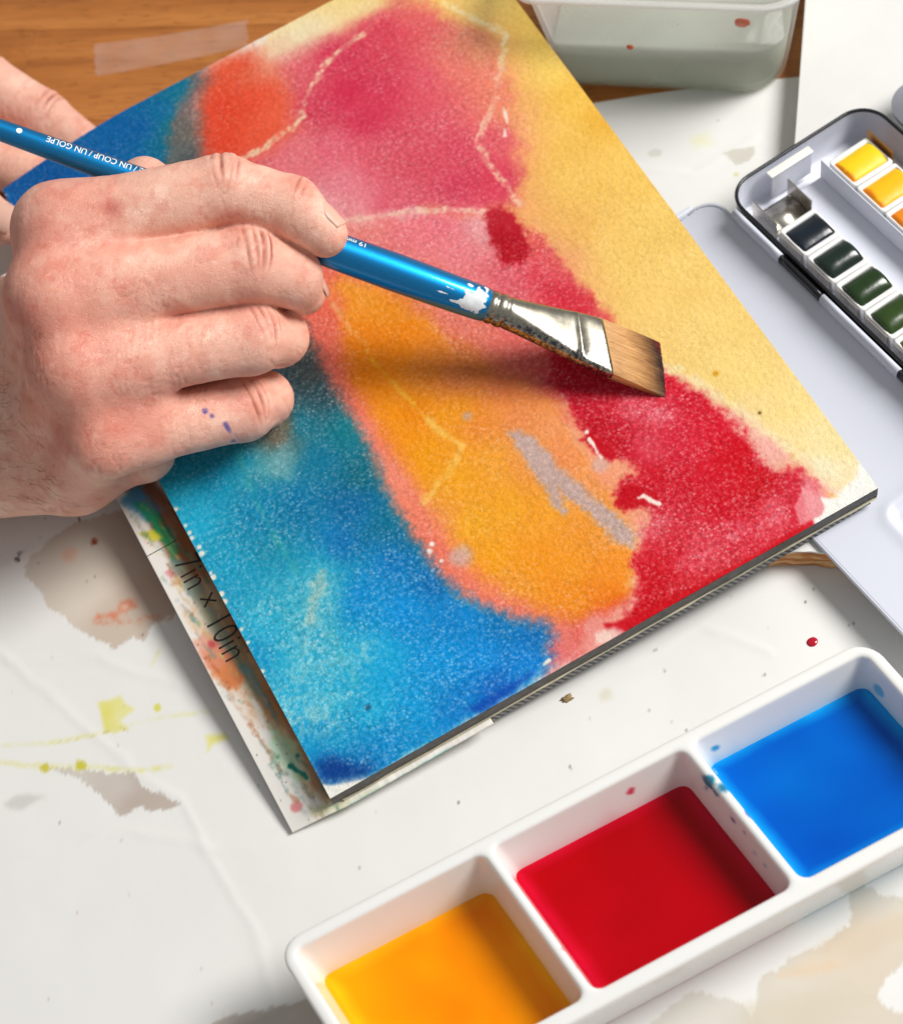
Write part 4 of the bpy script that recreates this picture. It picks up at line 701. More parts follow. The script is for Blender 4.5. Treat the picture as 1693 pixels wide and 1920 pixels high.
t = NT('plywood_edge'); co = t.co((0.6, 0.6, 5)); t.p(base=t.ramp(t.noise(1.6, 4, 0.65, co, 0.4), (0.25, lin4((112, 62, 30))), (0.45, lin4((196, 122, 60))), (0.6, lin4((224, 178, 128))), (0.85, lin4((236, 206, 168)))), rough=0.7); t.bump(t.noise(3, 4, 0.6, co), 0.5, 0.05)
pl = shift(P0, brd)
prism('wooden_core', pl, 0.0, 0.72, t.m, brd, 0.0, 0.05, 1, 5)
prism('white_top', pl, 0.721, 0.80, simple('white_laminate', (232, 231, 227), 0.4, 0.02), brd, 0.02, 0.02, 2, 2)

# ---------------------------------------------------------------- blank pad at the back
bl = empty('blank_pad', (27, 15, 0.05), None, 'thick blank white pad lying behind the paint tin beside the water tub', 'blank pad')
q = [(27.16, 18.21), (23.21, 12.71)]; q2 = [(28.85, 20.60)]
d_ = np.array(q[1]) - np.array(q2[0]); d_ /= np.linalg.norm(d_); nrm = np.array([d_[1], -d_[0]]); nrm = nrm if nrm[0] > 0 else -nrm
a = np.array(q[1]) - np.array([0.02, 0]); c1 = a - d_ * 20; pts = [tuple(a + d_ * 0.15), tuple(a + d_ * 0.15 + nrm * 14), tuple(c1 + nrm * 14), tuple(c1)]
pts = shift(pts, bl)
PAPERW = simple('blank_paper', (218, 217, 213), 0.7, 0.02, 0.6)
prism('page_stack', pts, 0.0, 0.80, simple('page_edges', (214, 206, 192), 0.8, 0.10, 9), bl, 0.03, 0.03, 3, 12)
prism('top_page', pts, 0.801, 0.84, PAPERW, bl, 0.0, 0.0, 4, 2)

# ---------------------------------------------------------------- plastic water tub
tub = empty('water_tub', (22, 19, 0.05), None, 'translucent plastic tub of cloudy grey water at the back', 'water tub')
e0 = np.array([(19.03, 19.84)][0]); e1 = np.array([(23.29, 16.51)][0]); ud = e1 - e0; ud /= np.linalg.norm(ud); ub = np.array([-ud[1], ud[0]])
ub = ub if ub[1] > 0 else -ub
o0 = np.array([tub.location.x, tub.location.y]) / S
def rrect2(x0, x1, y0, y1, rl, rr, n):
    out = []
    for cx, cy, r, a0 in ((x1 - rr, y1 - rr, rr, 0), (x0 + rl, y1 - rl, rl, 90), (x0 + rl, y0 + rl, rl, 180), (x1 - rr, y0 + rr, rr, 270)):
        for i in range(n + 1):
            a = math.radians(a0 + 90 * i / n); out.append((cx + r * math.cos(a), cy + r * math.sin(a)))
    return out
def tub_ring(z, grow=0.0, n=10):
    """rounded rectangle section at height z, wider towards the rim"""
    g = 0.13 * z + grow
    L0 = -0.5 - g * 1.2; L1 = 6.95 + g; B0_ = -0.05 - g * 1.0; B1 = 8.5 + g
    return [tuple(list(e0 + ud * a + ub * b - o0) + [z]) for a, b in rrect2(L0, L1, B0_, B1, max(0.15, 0.40 + grow), max(0.2, 1.35 + grow), n)]
PLASTIC = NT('frosted_plastic'); t = PLASTIC
t.p(base=lin4((246, 245, 240)), rough=0.28, spec=0.5)
trn = t.t.nodes.new('ShaderNodeBsdfTransparent'); tl = t.t.nodes.new('ShaderNodeBsdfTranslucent'); tl.inputs[0].default_value = lin4((236, 236, 230))
m1 = t.t.nodes.new('ShaderNodeMixShader'); m2 = t.t.nodes.new('ShaderNodeMixShader'); m1.inputs[0].default_value = 0.62
t.t.links.new(t.b.outputs[0], m1.inputs[1]); t.t.links.new(tl.outputs[0], m1.inputs[2])
t.set(m2.inputs[0], t.ramp(t.noise(0.25, 2), (0.3, (0.68, 0.68, 0.68)), (0.7, (0.76, 0.76, 0.76))))
t.t.links.new(m1.outputs[0], m2.inputs[1]); t.t.links.new(trn.outputs[0], m2.inputs[2]); t.t.links.new(m2.outputs[0], t.out.inputs[0])
zs = [0.0, 0.03, 0.12, 0.3, 1.0, 2.0, 3.0, 4.0, 5.0]
rings = [tub_ring(0.0, -0.45), tub_ring(0.03, -0.25), tub_ring(0.12, -0.10), tub_ring(0.3, -0.02)] + [tub_ring(z) for z in zs[4:]] + [tub_ring(5.10, 0.10), tub_ring(5.22, 0.28), tub_ring(5.35, 0.32), tub_ring(5.46, 0.26), tub_ring(5.48, 0.10), tub_ring(5.40, -0.10), tub_ring(5.0, -0.13), tub_ring(3.0, -0.13), tub_ring(1.0, -0.13), tub_ring(0.3, -0.18), tub_ring(0.14, -0.5)]
V, F = loft(rings, True, True); obj('tub_wall', V, F, PLASTIC.m, tub)
rim = loft([tub_ring(4.96, 0.02), tub_ring(4.98, 0.30), tub_ring(5.12, 0.36), tub_ring(5.24, 0.34), tub_ring(5.20, 0.12)], False, False)
t = NT('milky_rim'); t.p(base=lin4((244, 244, 240)), rough=0.25, spec=0.5)
tr_ = t.t.nodes.new('ShaderNodeBsdfTransparent'); mm_ = t.t.nodes.new('ShaderNodeMixShader'); mm_.inputs[0].default_value = 0.5
t.t.links.new(t.b.outputs[0], mm_.inputs[1]); t.t.links.new(tr_.outputs[0], mm_.inputs[2]); t.t.links.new(mm_.outputs[0], t.out.inputs[0]); obj('rim', *rim, t.m, tub)
t = NT('cloudy_water'); t.p(base=t.ramp(t.noise(0.22, 3, 0.5, None, 1.0), (0.35, lin4((172, 180, 160))), (0.65, lin4((194, 200, 180)))), rough=0.12, spec=0.5, trans=0.0)
wl_ = 2.35
V, F = loft([tub_ring(z, -0.16) for z in (0.16, 0.5, 1.2, wl_ - .05)] + [tub_ring(wl_, -0.2)]); obj('water', V, F, t.m, tub)
wt = t.t.nodes.new('ShaderNodeBsdfTransparent'); wt.inputs[0].default_value = (0.80, 0.84, 0.76, 1); wm = t.t.nodes.new('ShaderNodeMixShader'); wm.inputs[0].default_value = 0.36
t.t.links.new(t.b.outputs[0], wm.inputs[1]); t.t.links.new(wt.outputs[0], wm.inputs[2]); t.t.links.new(wm.outputs[0], t.out.inputs[0])
def tub_front(a, z, out=0.03): return e0 + ud * a + ub * (-0.05 - 0.13 * z - out), z
def disc_on_tub(name, a, z, r, mat, ring=0.0, th=0.03):
    bm = bmesh.new(); P, zz = tub_front(a, z)
    cen = Vector((P[0] - o0[0], P[1] - o0[1], zz)); U = Vector((ud[0], ud[1], 0)); Vv = Vector((-ub[0] * 0.13, -ub[1] * 0.13, 1)).normalized(); N = U.cross(Vv)
    if N.dot(Vector((-ub[0], -ub[1], 0))) < 0: N = -N
    r_ = random.Random(int(a * 100)); n = 20; o_ = []; i_ = []
    for k in range(n):
        an = 2 * math.pi * k / n; rr_ = r * (1 + (0.16 * (r_.random() - .5) if not ring else 0))
        o_.append(bm.verts.new(cen + U * math.cos(an) * rr_ + Vv * math.sin(an) * rr_ * 0.9 - N * 0.02))
        i_.append(bm.verts.new(cen + U * math.cos(an) * (rr_ * .8 if not ring else r - ring) + Vv * math.sin(an) * (rr_ * .8 if not ring else r - ring) * .9 + N * th))
    for k in range(n): bm.faces.new((o_[k], o_[(k + 1) % n], i_[(k + 1) % n], i_[k]))
    if not ring: bm.faces.new(i_)
    return bm_obj(name, bm, mat, tub, None, True)
OR = simple('dried_orange_paint', (232, 108, 66), 0.5, 0.12, 5)
disc_on_tub('paint_fleck', 2.0, 2.55, 0.13, OR); disc_on_tub('paint_fleck', 5.75, 4.1, 0.26, simple('coral_paint', (236, 130, 100), 0.5, 0.1, 5))
disc_on_tub('embossed_ring', 3.5, 3.85, 0.20, PLASTIC.m, 0.05)

# ---------------------------------------------------------------- paint tin
TR = Matrix.Rotation(math.radians(6.5), 3, 'Z')
T0 = (19.87, 11.52)
tin = empty('paint_tin', (T0[0], T0[1], 0.86), TR, 'open white metal paint tin with black rim and folded out mixing wing', 'paint tin')
WHITE = NT('white_enamel'); WHITE.p(base=lin4((214, 217, 228)), rough=0.32, spec=0.4, coat=0.15, coatr=0.1); WHITE.bump(WHITE.noise(1.5, 2), 0.03, 0.05); WHITE = WHITE.m
BLACK = simple('black_enamel', (30, 31, 34), 0.25, 0.1)
STEEL = NT('bare_steel'); STEEL.p(base=lin4((196, 190, 180)), metal=1.0, rough=STEEL.ramp(STEEL.noise(2.0, 3), (0.3, (0.22, 0.22, 0.22)), (0.7, (0.36, 0.36, 0.36)))); STEEL = STEEL.m
PANW = NT('white_pan_plastic'); PANW.p(base=lin4((236, 235, 232)), rough=0.35, spec=0.5); PANW = PANW.m
# local axes: x across the tin to the right, y away along the long side (0 at the far short side, negative towards the viewer); z from the board
tw, tl_ = 5.75, 18.0
def tring(z, g=0.0, r=0.95): return [(x, y, z) for x, y in rrect(-g, tw + g, -tl_ - g, 0.05 + g, r + g, 8)]
V, F = loft([tring(0.0, -0.15), tring(0.02, -0.02), tring(0.12, 0.0), tring(1.40, 0.0)], True, False); 
obj('tin_shell', V, F, BLACK, tin)
V, F = loft([tring(1.42, -0.035), tring(0.9, -0.04), tring(0.16, -0.05), tring(0.06, -0.14)], False, True); obj('inner_lining', V, F, WHITE, tin)
rr8 = [(math.cos(2 * math.pi * k / 8), math.sin(2 * math.pi * k / 8)) for k in range(9)]
V, F = loft([tring(1.44 + 0.06 * s_, -0.01 + 0.06 * c_) for c_, s_ in rr8], False, False); obj('rolled_rim', V, F, BLACK, tin)
# insert plate with its turned up end
bm = box_bm(0.35, tw - 0.25, -tl_ + 0.3, -0.75, 0.26, 0.32, 0.02, 1); bm_obj('insert_plate', bm, WHITE, tin)
bm = box_bm(1.55, 3.15, -0.42, -0.35, 0.30, 1.32, 0.02, 1); bm_obj('end_flange', bm, WHITE, tin)
bm = box_bm(1.5, 3.2, -0.46, -0.16, 1.325, 1.385, 0.03, 2); bm_obj('flange_lip', bm, simple('pale_lip', (236, 234, 226), 0.3, 0.02), tin)
# folded out mixing wing, hinged along the left side
def wing_z(x):
    q_ = (np.asarray(x, float) + 5.3) / 5.1; return 0.14 + 0.28 * q_ + 0.55 * np.clip(q_, 0, 2) ** 5
wx = np.linspace(-5.3, -0.22, 130); wy = np.linspace(-tl_ + 0.2, 0.62, 340)
Xg, Yg = np.meshgrid(wx, wy)
# rounded outer corners
def wing_out(x, y):
    r = 0.85; return rbox(x, y, -5.3, -0.2, -tl_ + 0.2, 0.62, r)
Zg = wing_z(Xg) + 0.0
sd = rbox(Xg, Yg, -3.3, -0.7, -tl_ + 0.7, -11.5, 0.5); Zg = Zg + 0.05 * np.exp(-(sd / 0.25) ** 2) - 0.12 * sstep(0.05, -0.35, sd)
Zg = Zg + 0.012 * fbm(Xg, Yg, 0.25, 2, 3)
keep = wing_out(Xg, Yg) < 0.0
V, F = grid_mesh(Xg, Yg, Zg); kv = keep.ravel(); F = F[kv[F].all(1)]; used = np.unique(F); mp_ = np.full(len(V), -1); mp_[used] = np.arange(len(used)); 
wing = obj('mixing_wing', V[used], mp_[F], WHITE, tin)
sm = wing.modifiers.new('thickness', 'SOLIDIFY'); sm.thickness = 0.05 * S; sm.offset = -1
oc = rrect(-5.3, -0.2, -tl_ + 0.2, 0.62, 0.85, 8)
def wring(g, dz): return [(x, y, float(wing_z(x)) + dz) for x, y in [( -2.75 + (x + 2.75) * (1 + g / 2.55), -8.5 + (y + 8.5) * (1 + g / 9.3)) for x, y in oc]]
V, F = loft([wring(-0.04, 0.02), wring(0.0, 0.035), wring(0.035, 0.0), wring(0.035, -0.08), wring(-0.01, -0.11), wring(-0.05, -0.09)], False, False); bm_ = obj('wing_rim', V, F, WHITE, wing)
bm = box_bm(-1.75, -0.80, 0.64, 0.82, 0.34, 0.66, 0.05, 2); bm_obj('wing_tab', bm, WHITE, wing)
# second wing folded out on the far side
V, F = loft([[(x, y, z) for x, y in rrect(tw + 0.32, tw + 6.2, -tl_ + 0.4, -0.10, 1.1, 8)] for z in (1.18, 1.26, 1.30)]); obj('mixing_wing', V, F, WHITE, tin)
# hinge tubes
def tube(name, y0, y1, r, mat, x=-0.20, z=1.22):
    rg = [[(x + r * 0.55 * math.cos(2 * math.pi * k / 16), y, z + r * math.sin(2 * math.pi * k / 16)) for k in range(16)] for y in np.linspace(y0, y1, 6)]
    V, F = loft(rg); return obj(name, V, F, mat, tin)
tube('hinge_tube', -0.75, -3.05, 0.24, WHITE); tube('hinge_pin', -3.05, -5.05, 0.20, BLACK); tube('hinge_tube', -5.05, -8.6, 0.24, WHITE); tube('hinge_pin', -8.6, -11.0, 0.2, BLACK)
# pan brackets in bare metal: the empty one at the end of the row, then a strip beside each pan
PITCH = 1.36
def pan_origin(row, i): return (0.58 if row == 0 else 3.40, -0.62 - i * PITCH - (0.0 if row == 0 else 0.30))
x0, y0 = pan_origin(0, 0)
bm = box_bm(x0, x0 + 0.05, y0 - 1.22, y0 - 0.02, 0.33, 1.12, 0.01, 1); box_bm(x0 + 1.40, x0 + 1.45, y0 - 1.22, y0 - 0.02, 0.33, 1.12, 0.01, 1, bm)
bm_obj('pan_bracket', bm, STEEL, tin)
V = []; 
for j in range(13):
    a_ = math.pi * (j / 12 - .5); V.append((0, y0 - 0.62 - 0.5 * (j / 12 - .5) * 2 * 1.1, 0.40 + 0.14 * max(0, math.cos(a_)) ** 2))
rg = [[(xx, p[1], p[2]) for p in V] for xx in (x0 + 0.08, x0 + 0.7, x0 + 1.38)]
Vv, Ff = loft(rg, False, False, closed=False); sp = obj('spring_clip', Vv, Ff, STEEL, tin); sm = sp.modifiers.new('thickness', 'SOLIDIFY'); sm.thickness = 0.03 * S
for i in range(1, 6):
    x0, y0 = pan_origin(0, i); bm = box_bm(x0 - 0.09, x0 - 0.05, y0 - 1.2, y0 - 0.10, 0.33, 0.98, 0.01, 1); bm_obj('pan_bracket', bm, STEEL, tin)
x0, y0 = pan_origin(1, 0); GILT = NT('stained_steel'); GILT.p(base=lin4((176, 126, 66)), metal=0.8, rough=0.35)
bm = box_bm(x0 + 1.64, x0 + 1.70, y0 - 1.15, y0 + 0.08, 0.6, 1.32, 0.01, 1); bm_obj('pan_bracket', bm, GILT.m, tin)
PANS = [(0, 1, (8, 22, 34), 'glossy dark indigo paint pan next to the empty slot', 0.16, 0.06), (0, 2, (14, 34, 26), 'blackish green paint pan below the indigo pan', 0.28, 0.05), (0, 3, (24, 50, 8), 'mid green paint pan with flecked surface in the left row', 0.26, 0.05),
        (0, 4, (38, 64, 8), 'olive green paint pan just below the mid green flecked pan', 0.24, 0.08), (0, 5, (70, 90, 20), 'moss green paint pan below the olive green pan, cut off by the picture edge', 0.22, 0.08),
        (1, 0, (246, 206, 0), 'lemon yellow paint pan nearest the rounded corner of the tin', 0.15, 0.30), (1, 1, (248, 188, 0), 'deeper yellow paint pan between the lemon yellow and the orange pans', 0.13, 0.28), (1, 2, (240, 140, 0), 'orange paint pan below the deeper yellow pan', 0.14, 0.26)]
def pan(row, i, rgb, label, bulge, rough):
    x0, y0 = pan_origin(row, i); wx_, wy_ = (1.56 if row else 1.37), 1.33
    r = empty('paint_pan', (0, 0, 0), None, label, 'paint pan', 'paint pans seated in the tin')
    base = Matrix.Translation(Vector((T0[0], T0[1], 0.86)) * S) @ TR.to_4x4()
    r.matrix_world = base @ Matrix.Translation(Vector((x0, y0 - wy_, 0.34)) * S)
    hgt = 0.62 + (0.16 if row else 0.0)
    rg = [[(x, y, z) for x, y in rrect(a, wx_ - a, a + e_, wy_ - a - e_, 0.09, 3)] for a, z, e_ in ((0.10, 0.0, 0), (0.06, 0.03, 0), (0.0, hgt - .02, 0), (0.01, hgt, 0), (0.06, hgt, .085), (0.07, hgt - 0.03, .09), (0.08, hgt - 0.25, .09))]
    V, F = loft(rg, True, True); obj('pan_cup', V, F, PANW, r)
    n = 34; X, Y = np.meshgrid(np.linspace(0.06, wx_ - 0.06, n), np.linspace(0.145, wy_ - 0.145, n))
    u = (X - wx_ / 2) / (wx_ / 2 - .06); v_ = (Y - wy_ / 2) / (wy_ / 2 - .145)
    Z = hgt - 0.05 + bulge * (1 - np.abs(v_) ** 2.4) * (1 - 0.25 * u ** 4) + (0.012 if row == 0 else 0.02) * fbm(X + i * 3, Y, 1.2, 3, i + row * 5) - 0.05 * sstep(0.86, 1.0, np.maximum(abs(u), abs(v_)))
    ww = Wash(X, Y, rgb)
    if row == 1: ww.line([(0.12, 0.12), (0.12, wy_ - 0.3), (0.16, wy_ - .1)], 0.16, (226, 120, 0), 0.06, 0.12, 0.85, seed=i + 3); ww.line([(0.15, 0.13), (0.5, 0.12)], 0.08, (220, 120, 10), 0.05, 0.08, 0.7, seed=i)
    else: ww.c += (fbm(X, Y, 1.6, 3, i) * 9)[..., None]
    V, F = grid_mesh(X, Y, Z)
    t = NT('dry_paint_cake'); t.p(base=t.attr('Col'), rough=rough + 0.2, spec=0.4, coat=0.5 if row == 0 else 0.15, coatr=0.22 if row == 0 else 0.3)
    t.bump(t.math('ADD', t.noise(2.5, 2), t.math('MULTIPLY', t.noise(14.0, 2), 0.08)), 0.20, 0.06)
    obj('paint_cake', V, F, t.m, r, attrs=ww.attrs())
for a_ in PANS: pan(*a_)
# tray wall carrying the right row
bm = box_bm(3.26, 3.31, -9.6, -0.72, 0.33, 1.13, 0.01, 1); bm_obj('row_wall', bm, WHITE, tin)
# ---------------------------------------------------------------- flat brush
bA = np.array((14.788, 6.6805, 2.3858)); bB = np.array((0.501, 19.1469, 10.5786))
ax = bB - bA; BL = float(np.linalg.norm(ax)); ax /= BL
up = np.array([0, 0, 1.0]); lat = np.cross(ax, up); lat /= np.linalg.norm(lat)
if lat[1] < 0: lat = -lat
padn = np.array(PAD_ROT.col[2]); nrm = np.cross(ax, lat); nrm = nrm if nrm[2] > 0 else -nrm
BR = Matrix((Vector(ax), Vector(lat), Vector(nrm))).transposed()
brush = empty('paint_brush', bA, BR, 'flat paint brush with metallic blue handle and silver ferrule held in the hand', 'paint brush')
SL = 0.42          # the hair and the ferrule mouth are cut at a slant
def sect(s, wy, tz, slant, n=40, p=2.0, dz=0.0):
    out = []
    for k in range(n):
        a = 2 * math.pi * k / n; c, s_ = math.cos(a), math.sin(a)
        yy = wy * math.copysign(abs(c) ** (2 / p), c); zz = tz * math.copysign(abs(s_) ** (2 / p), s_)
        out.append((s + slant * yy, yy, zz + dz))
    return out
HAND = NT('metallic_blue_lacquer'); t = HAND
fl = t.n('ShaderNodeTexVoronoi'); t.set(fl.inputs['Vector'], t.co()); fl.inputs['Scale'].default_value = 60.0
t.p(base=t.ramp(fl.outputs[0], (0.0, lin4((0, 112, 178))), (1.0, lin4((0, 146, 208)))), metal=0.85, rough=0.42, coat=0.7, coatr=0.08)
prof = [(5.62, .44), (5.66, .50), (5.9, .525), (6.5, .545), (7.4, .56), (8.6, .572), (10.0, .56), (11.5, .53), (13.0, .485), (14.5, .44), (16.0, .40), (17.5, .365), (19, .335), (21, .31), (23, .285), (25.5, .25), (27.5, .215), (28.3, .15), (28.5, .04)]
V, F = loft([sect(s_, r, r, 0.0, 48) for s_, r in prof]); obj('handle', V, F, HAND.m, brush)
# worn white paint near the ferrule, laid on the lacquer as thin flakes
sa = np.linspace(5.72, 8.3, 220); an = np.linspace(0, math.pi * 2, 300)
Sg, Ag = np.meshgrid(sa, an); rad = np.interp(Sg, [p[0] for p in prof], [p[1] for p in prof]) + 0.006
ang = (Ag + math.pi) % (2 * math.pi) - math.pi          # 0 = lateral (away), pi/2 = top
def patch(s0, a0, ss, sa_, th, seed, f=3.0):
    d = 1 - np.sqrt(((Sg - s0) / ss) ** 2 + ((ang - a0) / sa_) ** 2); return d + 0.55 * fbm(Sg * 1.0, ang * 0.55, f, 4, seed) > th
mk = patch(6.1, 2.3, .55, .70, .22, 3, 4) | patch(5.98, 1.7, .34, .6, .40, 5, 6) | patch(6.35, 1.35, .16, .16, .30, 6, 6) | patch(6.95, 1.95, .42, .12, .62, 9, 7) | patch(7.05, 2.3, .34, .10, .5, 10, 6) | patch(6.65, 2.55, .28, .12, .42, 11, 6) | patch(5.85, 1.1, .16, .5, .62, 14, 8)
nn = mk.shape; I = np.arange(mk.size).reshape(nn); q = np.stack([I[:-1, :-1], I[:-1, 1:], I[1:, 1:], I[1:, :-1]], -1).reshape(-1, 4)
q = q[mk.ravel()[q].all(1)]; us = np.unique(q); mp_ = np.full(mk.size, -1); mp_[us] = np.arange(len(us))
P = np.stack([Sg.ravel(), (rad * np.cos(Ag)).ravel(), (rad * np.sin(Ag)).ravel()], 1)
obj('dried_paint', P[us], mp_[q], simple('chalky_white_paint', (226, 230, 232), 0.7, 0.08, 4), brush, smooth=True)
# lettering printed round the handle; it reads from the tip towards the end, upside down for the viewer
WHT = simple('white_print', (226, 236, 238), 0.5, 0.02)
def wrap_text(body, s_start, size, a0, width=None):
    v_, f_ = text_mesh(body, 1.0, 0.012); L_ = v_[:, 0].max() - v_[:, 0].min(); x_ = (v_[:, 0] - v_[:, 0].min()) * (width / L_ if width else size); y_ = v_[:, 1] * size
    ss = s_start + x_; r_ = np.interp(ss, [p[0] for p in prof], [p[1] for p in prof])
    a_ = a0 + (y_ / r_); r_ = r_ + 0.012
    obj('lettering', np.stack([ss, r_ * np.cos(a_), r_ * np.sin(a_)], 1), f_, WHT, brush, smooth=False)
wrap_text('19 mm', 9.66, 0.25, 1.12)
wrap_text('ONE STROKE / UN COUP / UN GOLPE', 15.05, 0.31, 1.10, 4.25)
bm = bmesh.new(); bmesh.ops.create_circle(bm, cap_ends=True, radius=0.09, segments=12)
for v_ in bm.verts:
    x_, y_ = v_.co.x, v_.co.y; s_ = 20.1 + x_; a_ = 1.62 + y_ / .33; r_ = 0.335 ; v_.co = Vector((s_, r_ * math.cos(a_), r_ * math.sin(a_)))
bm_obj('printed_dot', bm, WHT, brush)
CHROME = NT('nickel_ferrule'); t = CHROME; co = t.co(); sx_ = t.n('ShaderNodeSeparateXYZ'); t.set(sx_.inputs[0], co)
refl_band = t.math('MULTIPLY', t.step(t.math('ADD', t.math('MULTIPLY', sx_.outputs[1], -1.0), t.math('MULTIPLY', t.noise(3.0, 4, 0.7, co), 0.5)), 0.52, 0.74), t.step(t.noise(9.0, 4, 0.7, co), 0.40, 0.58))  # dark room reflection painted into the metal along the lower edge, broken into specks
CHROME.p(base=t.mix(refl_band, lin4((178, 172, 156)), lin4((70, 72, 80))), metal=1.0, rough=CHROME.ramp(CHROME.noise(2.2, 4), (0.3, (0.20, 0.20, 0.20)), (0.7, (0.34, 0.34, 0.34)))); CHROME.bump(CHROME.noise(1.6, 3), 0.04, 0.05); CHROME = CHROME.m
fr = [(5.66, .47, .47, 0, 2), (5.60, .50, .50, 0, 2), (5.50, .51, .51, 0, 2), (5.44, .49, .49, 0, 2), (5.40, .465, .465, 0, 2), (5.36, .49, .49, 0, 2), (5.28, .515, .515, .02, 2), (5.18, .515, .515, .02, 2), (5.12, .49, .49, .03, 2), (5.08, .47, .47, .03, 2), (5.03, .495, .49, .04, 2), (4.95, .505, .49, .05, 2),
      (4.88, .50, .475, .06, 2.1), (4.6, .53, .445, .1, 2.3), (4.2, .585, .405, .15, 2.6), (3.8, .645, .36, .2, 2.9), (3.4, .705, .315, .26, 3.3), (3.05, .76, .275, .31, 3.8), (2.86, .79, .255, .34, 4.0), (2.80, .80, .285, .345, 4.0), (2.74, .81, .29, .35, 4.0), (2.68, .815, .25, .355, 4.2), (2.4, .85, .235, .39, 4.5), (1.95, .885, .22, SL, 4.8), (1.86, .89, .218, SL, 4.8), (1.86, .86, .19, SL, 4.5), (2.2, .84, .18, .40, 4.5)]
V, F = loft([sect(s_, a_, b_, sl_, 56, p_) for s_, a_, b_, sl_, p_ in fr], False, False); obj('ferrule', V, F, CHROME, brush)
# hair: a dense core and loose single hairs over it, bending down on to the paper
def hair_path(t_):       # t 0 at the ferrule, 1 at the tip -> (s, z)
    s_ = 1.95 - 2.17 * t_ ; drop = -0.06 * t_ ** 1.5 - 0.07 * t_ ** 3
    return s_, drop
def hair_sect(t_):
    s_, dz = hair_path(t_); wy = 0.865 + 0.05 * t_; tz = 0.185 * (1 - t_) ** 0.9 + 0.022
    return sect(s_, wy, tz, SL, 56, 4.6 - 1.2 * t_, dz)
t = NT('sable_hair'); co = t.co()
sp_ = t.n('ShaderNodeSeparateXYZ'); t.set(sp_.inputs[0], co)
def stretch(sx, sy):
    mp_ = t.n('ShaderNodeMapping'); t.set(mp_.inputs[0], co); mp_.inputs['Scale'].default_value = (sx, sy, sy); return mp_.outputs[0]
strand = t.noise(1.0, 3, 0.6, stretch(0.5, 34.0)); band = t.noise(1.0, 2, 0.5, stretch(0.3, 5.0))
pos = t.math('SUBTRACT', sp_.outputs[0], t.math('MULTIPLY', sp_.outputs[1], SL))
pos = t.math('ADD', pos, t.math('MULTIPLY', t.math('SUBTRACT', band, 0.5), 0.5))
mr = t.n('ShaderNodeMapRange'); t.set(mr.inputs[0], pos); mr.inputs[1].default_value = -0.2; mr.inputs[2].default_value = 1.95
cc = t.ramp(mr.outputs[0], (0.0, lin4((30, 16, 15))), (0.13, lin4((74, 46, 34))), (0.36, lin4((180, 128, 72))), (0.6, lin4((226, 172, 104))), (1.0, lin4((230, 180, 120))))
cc = t.mix(t.math('MULTIPLY', t.step(strand, 0.40, 0.66), 0.55), cc, t.mix(1.0, cc, (0.78, 0.70, 0.62, 1), 'MULTIPLY'))
wet = t.math('MULTIPLY', t.step(t.math('MULTIPLY', t.math('ABSOLUTE', sp_.outputs[1]), 1.0), 0.35, 0.85), t.step(t.math('SUBTRACT', 1.0, mr.outputs[0]), 0.80, 0.95))
cc = t.mix(t.math('MULTIPLY', wet, 0.8), cc, lin4((150, 16, 26)))
t.p(base=cc, rough=0.38, spec=0.4); t.bump(strand, 0.35, 0.04)
HAIR = t.m
V, F = loft([hair_sect(k / 14) for k in range(15)]); obj('bristles', V, F, HAIR, brush)
V, F = [], []; rh = random.Random(8)
for i in range(420):
    y0 = rh.uniform(-.87, .87); side = 1 if rh.random() < .7 else -1; ext = rh.uniform(-.05, .05)
    th = 0.012; base_i = len(V)
    for k in range(8):
        t_ = k / 7; s_, dz = hair_path(t_); yy = y0 * (1 + 0.05 * t_) + 0.02 * math.sin(t_ * 3 + i); wz = (0.185 * (1 - t_) ** 0.9 + 0.022) * (max(0, 1 - abs(y0 / .89) ** 4) ** .25)
        s2 = s_ + SL * yy - ext * t_; z2 = dz + side * (wz + 0.004); r_ = th * (1 - .75 * t_ ** 2)
        for q_ in range(3):
            a_ = 2 * math.pi * q_ / 3; V.append((s2, yy + r_ * math.cos(a_), z2 + r_ * math.sin(a_)))
    for k in range(7):
        for q_ in range(3):
            a_ = base_i + k * 3 + q_; b_ = base_i + k * 3 + (q_ + 1) % 3; F.append((a_, b_, b_ + 3, a_ + 3))
tag(obj('loose_bristles', V, F, HAIR, brush), kind='stuff')

# ---------------------------------------------------------------- hands
SKIN = NT('skin'); t = SKIN; co = t.co()
mott = t.noise(0.9, 4, 0.6, co); fine = t.noise(7.0, 3, 0.6, co)
base = t.attr('Col')
base = t.mix(t.math('MULTIPLY', t.step(mott, 0.42, 0.68), 0.42), base, t.mix(1.0, base, (0.94, 0.74, 0.69, 1), 'MULTIPLY'))
base = t.mix(t.math('MULTIPLY', t.step(fine, 0.55, 0.75), 0.16), base, t.mix(1.0, base, (0.90, 0.78, 0.74, 1), 'MULTIPLY'))
base = t.mix(t.math('MULTIPLY', t.step(fine, 0.25, 0.45), -0.0), base, base)
t.p(base=base, rough=t.ramp(fine, (0.3, (0.42, 0.42, 0.42)), (0.7, (0.56, 0.56, 0.56))), spec=0.42, sss=0.22)
t.b.inputs['Subsurface Radius'].default_value = (0.9, 0.35, 0.18); t.b.inputs['Subsurface Scale'].default_value = 0.003
vo = t.n('ShaderNodeTexVoronoi'); vo.feature = 'DISTANCE_TO_EDGE'; wv_ = t.n('ShaderNodeVectorMath', operation='ADD'); t.set(wv_.inputs[0], co)
nz = t.n('ShaderNodeTexNoise'); t.set(nz.inputs['Vector'], co); nz.inputs['Scale'].default_value = 3.0
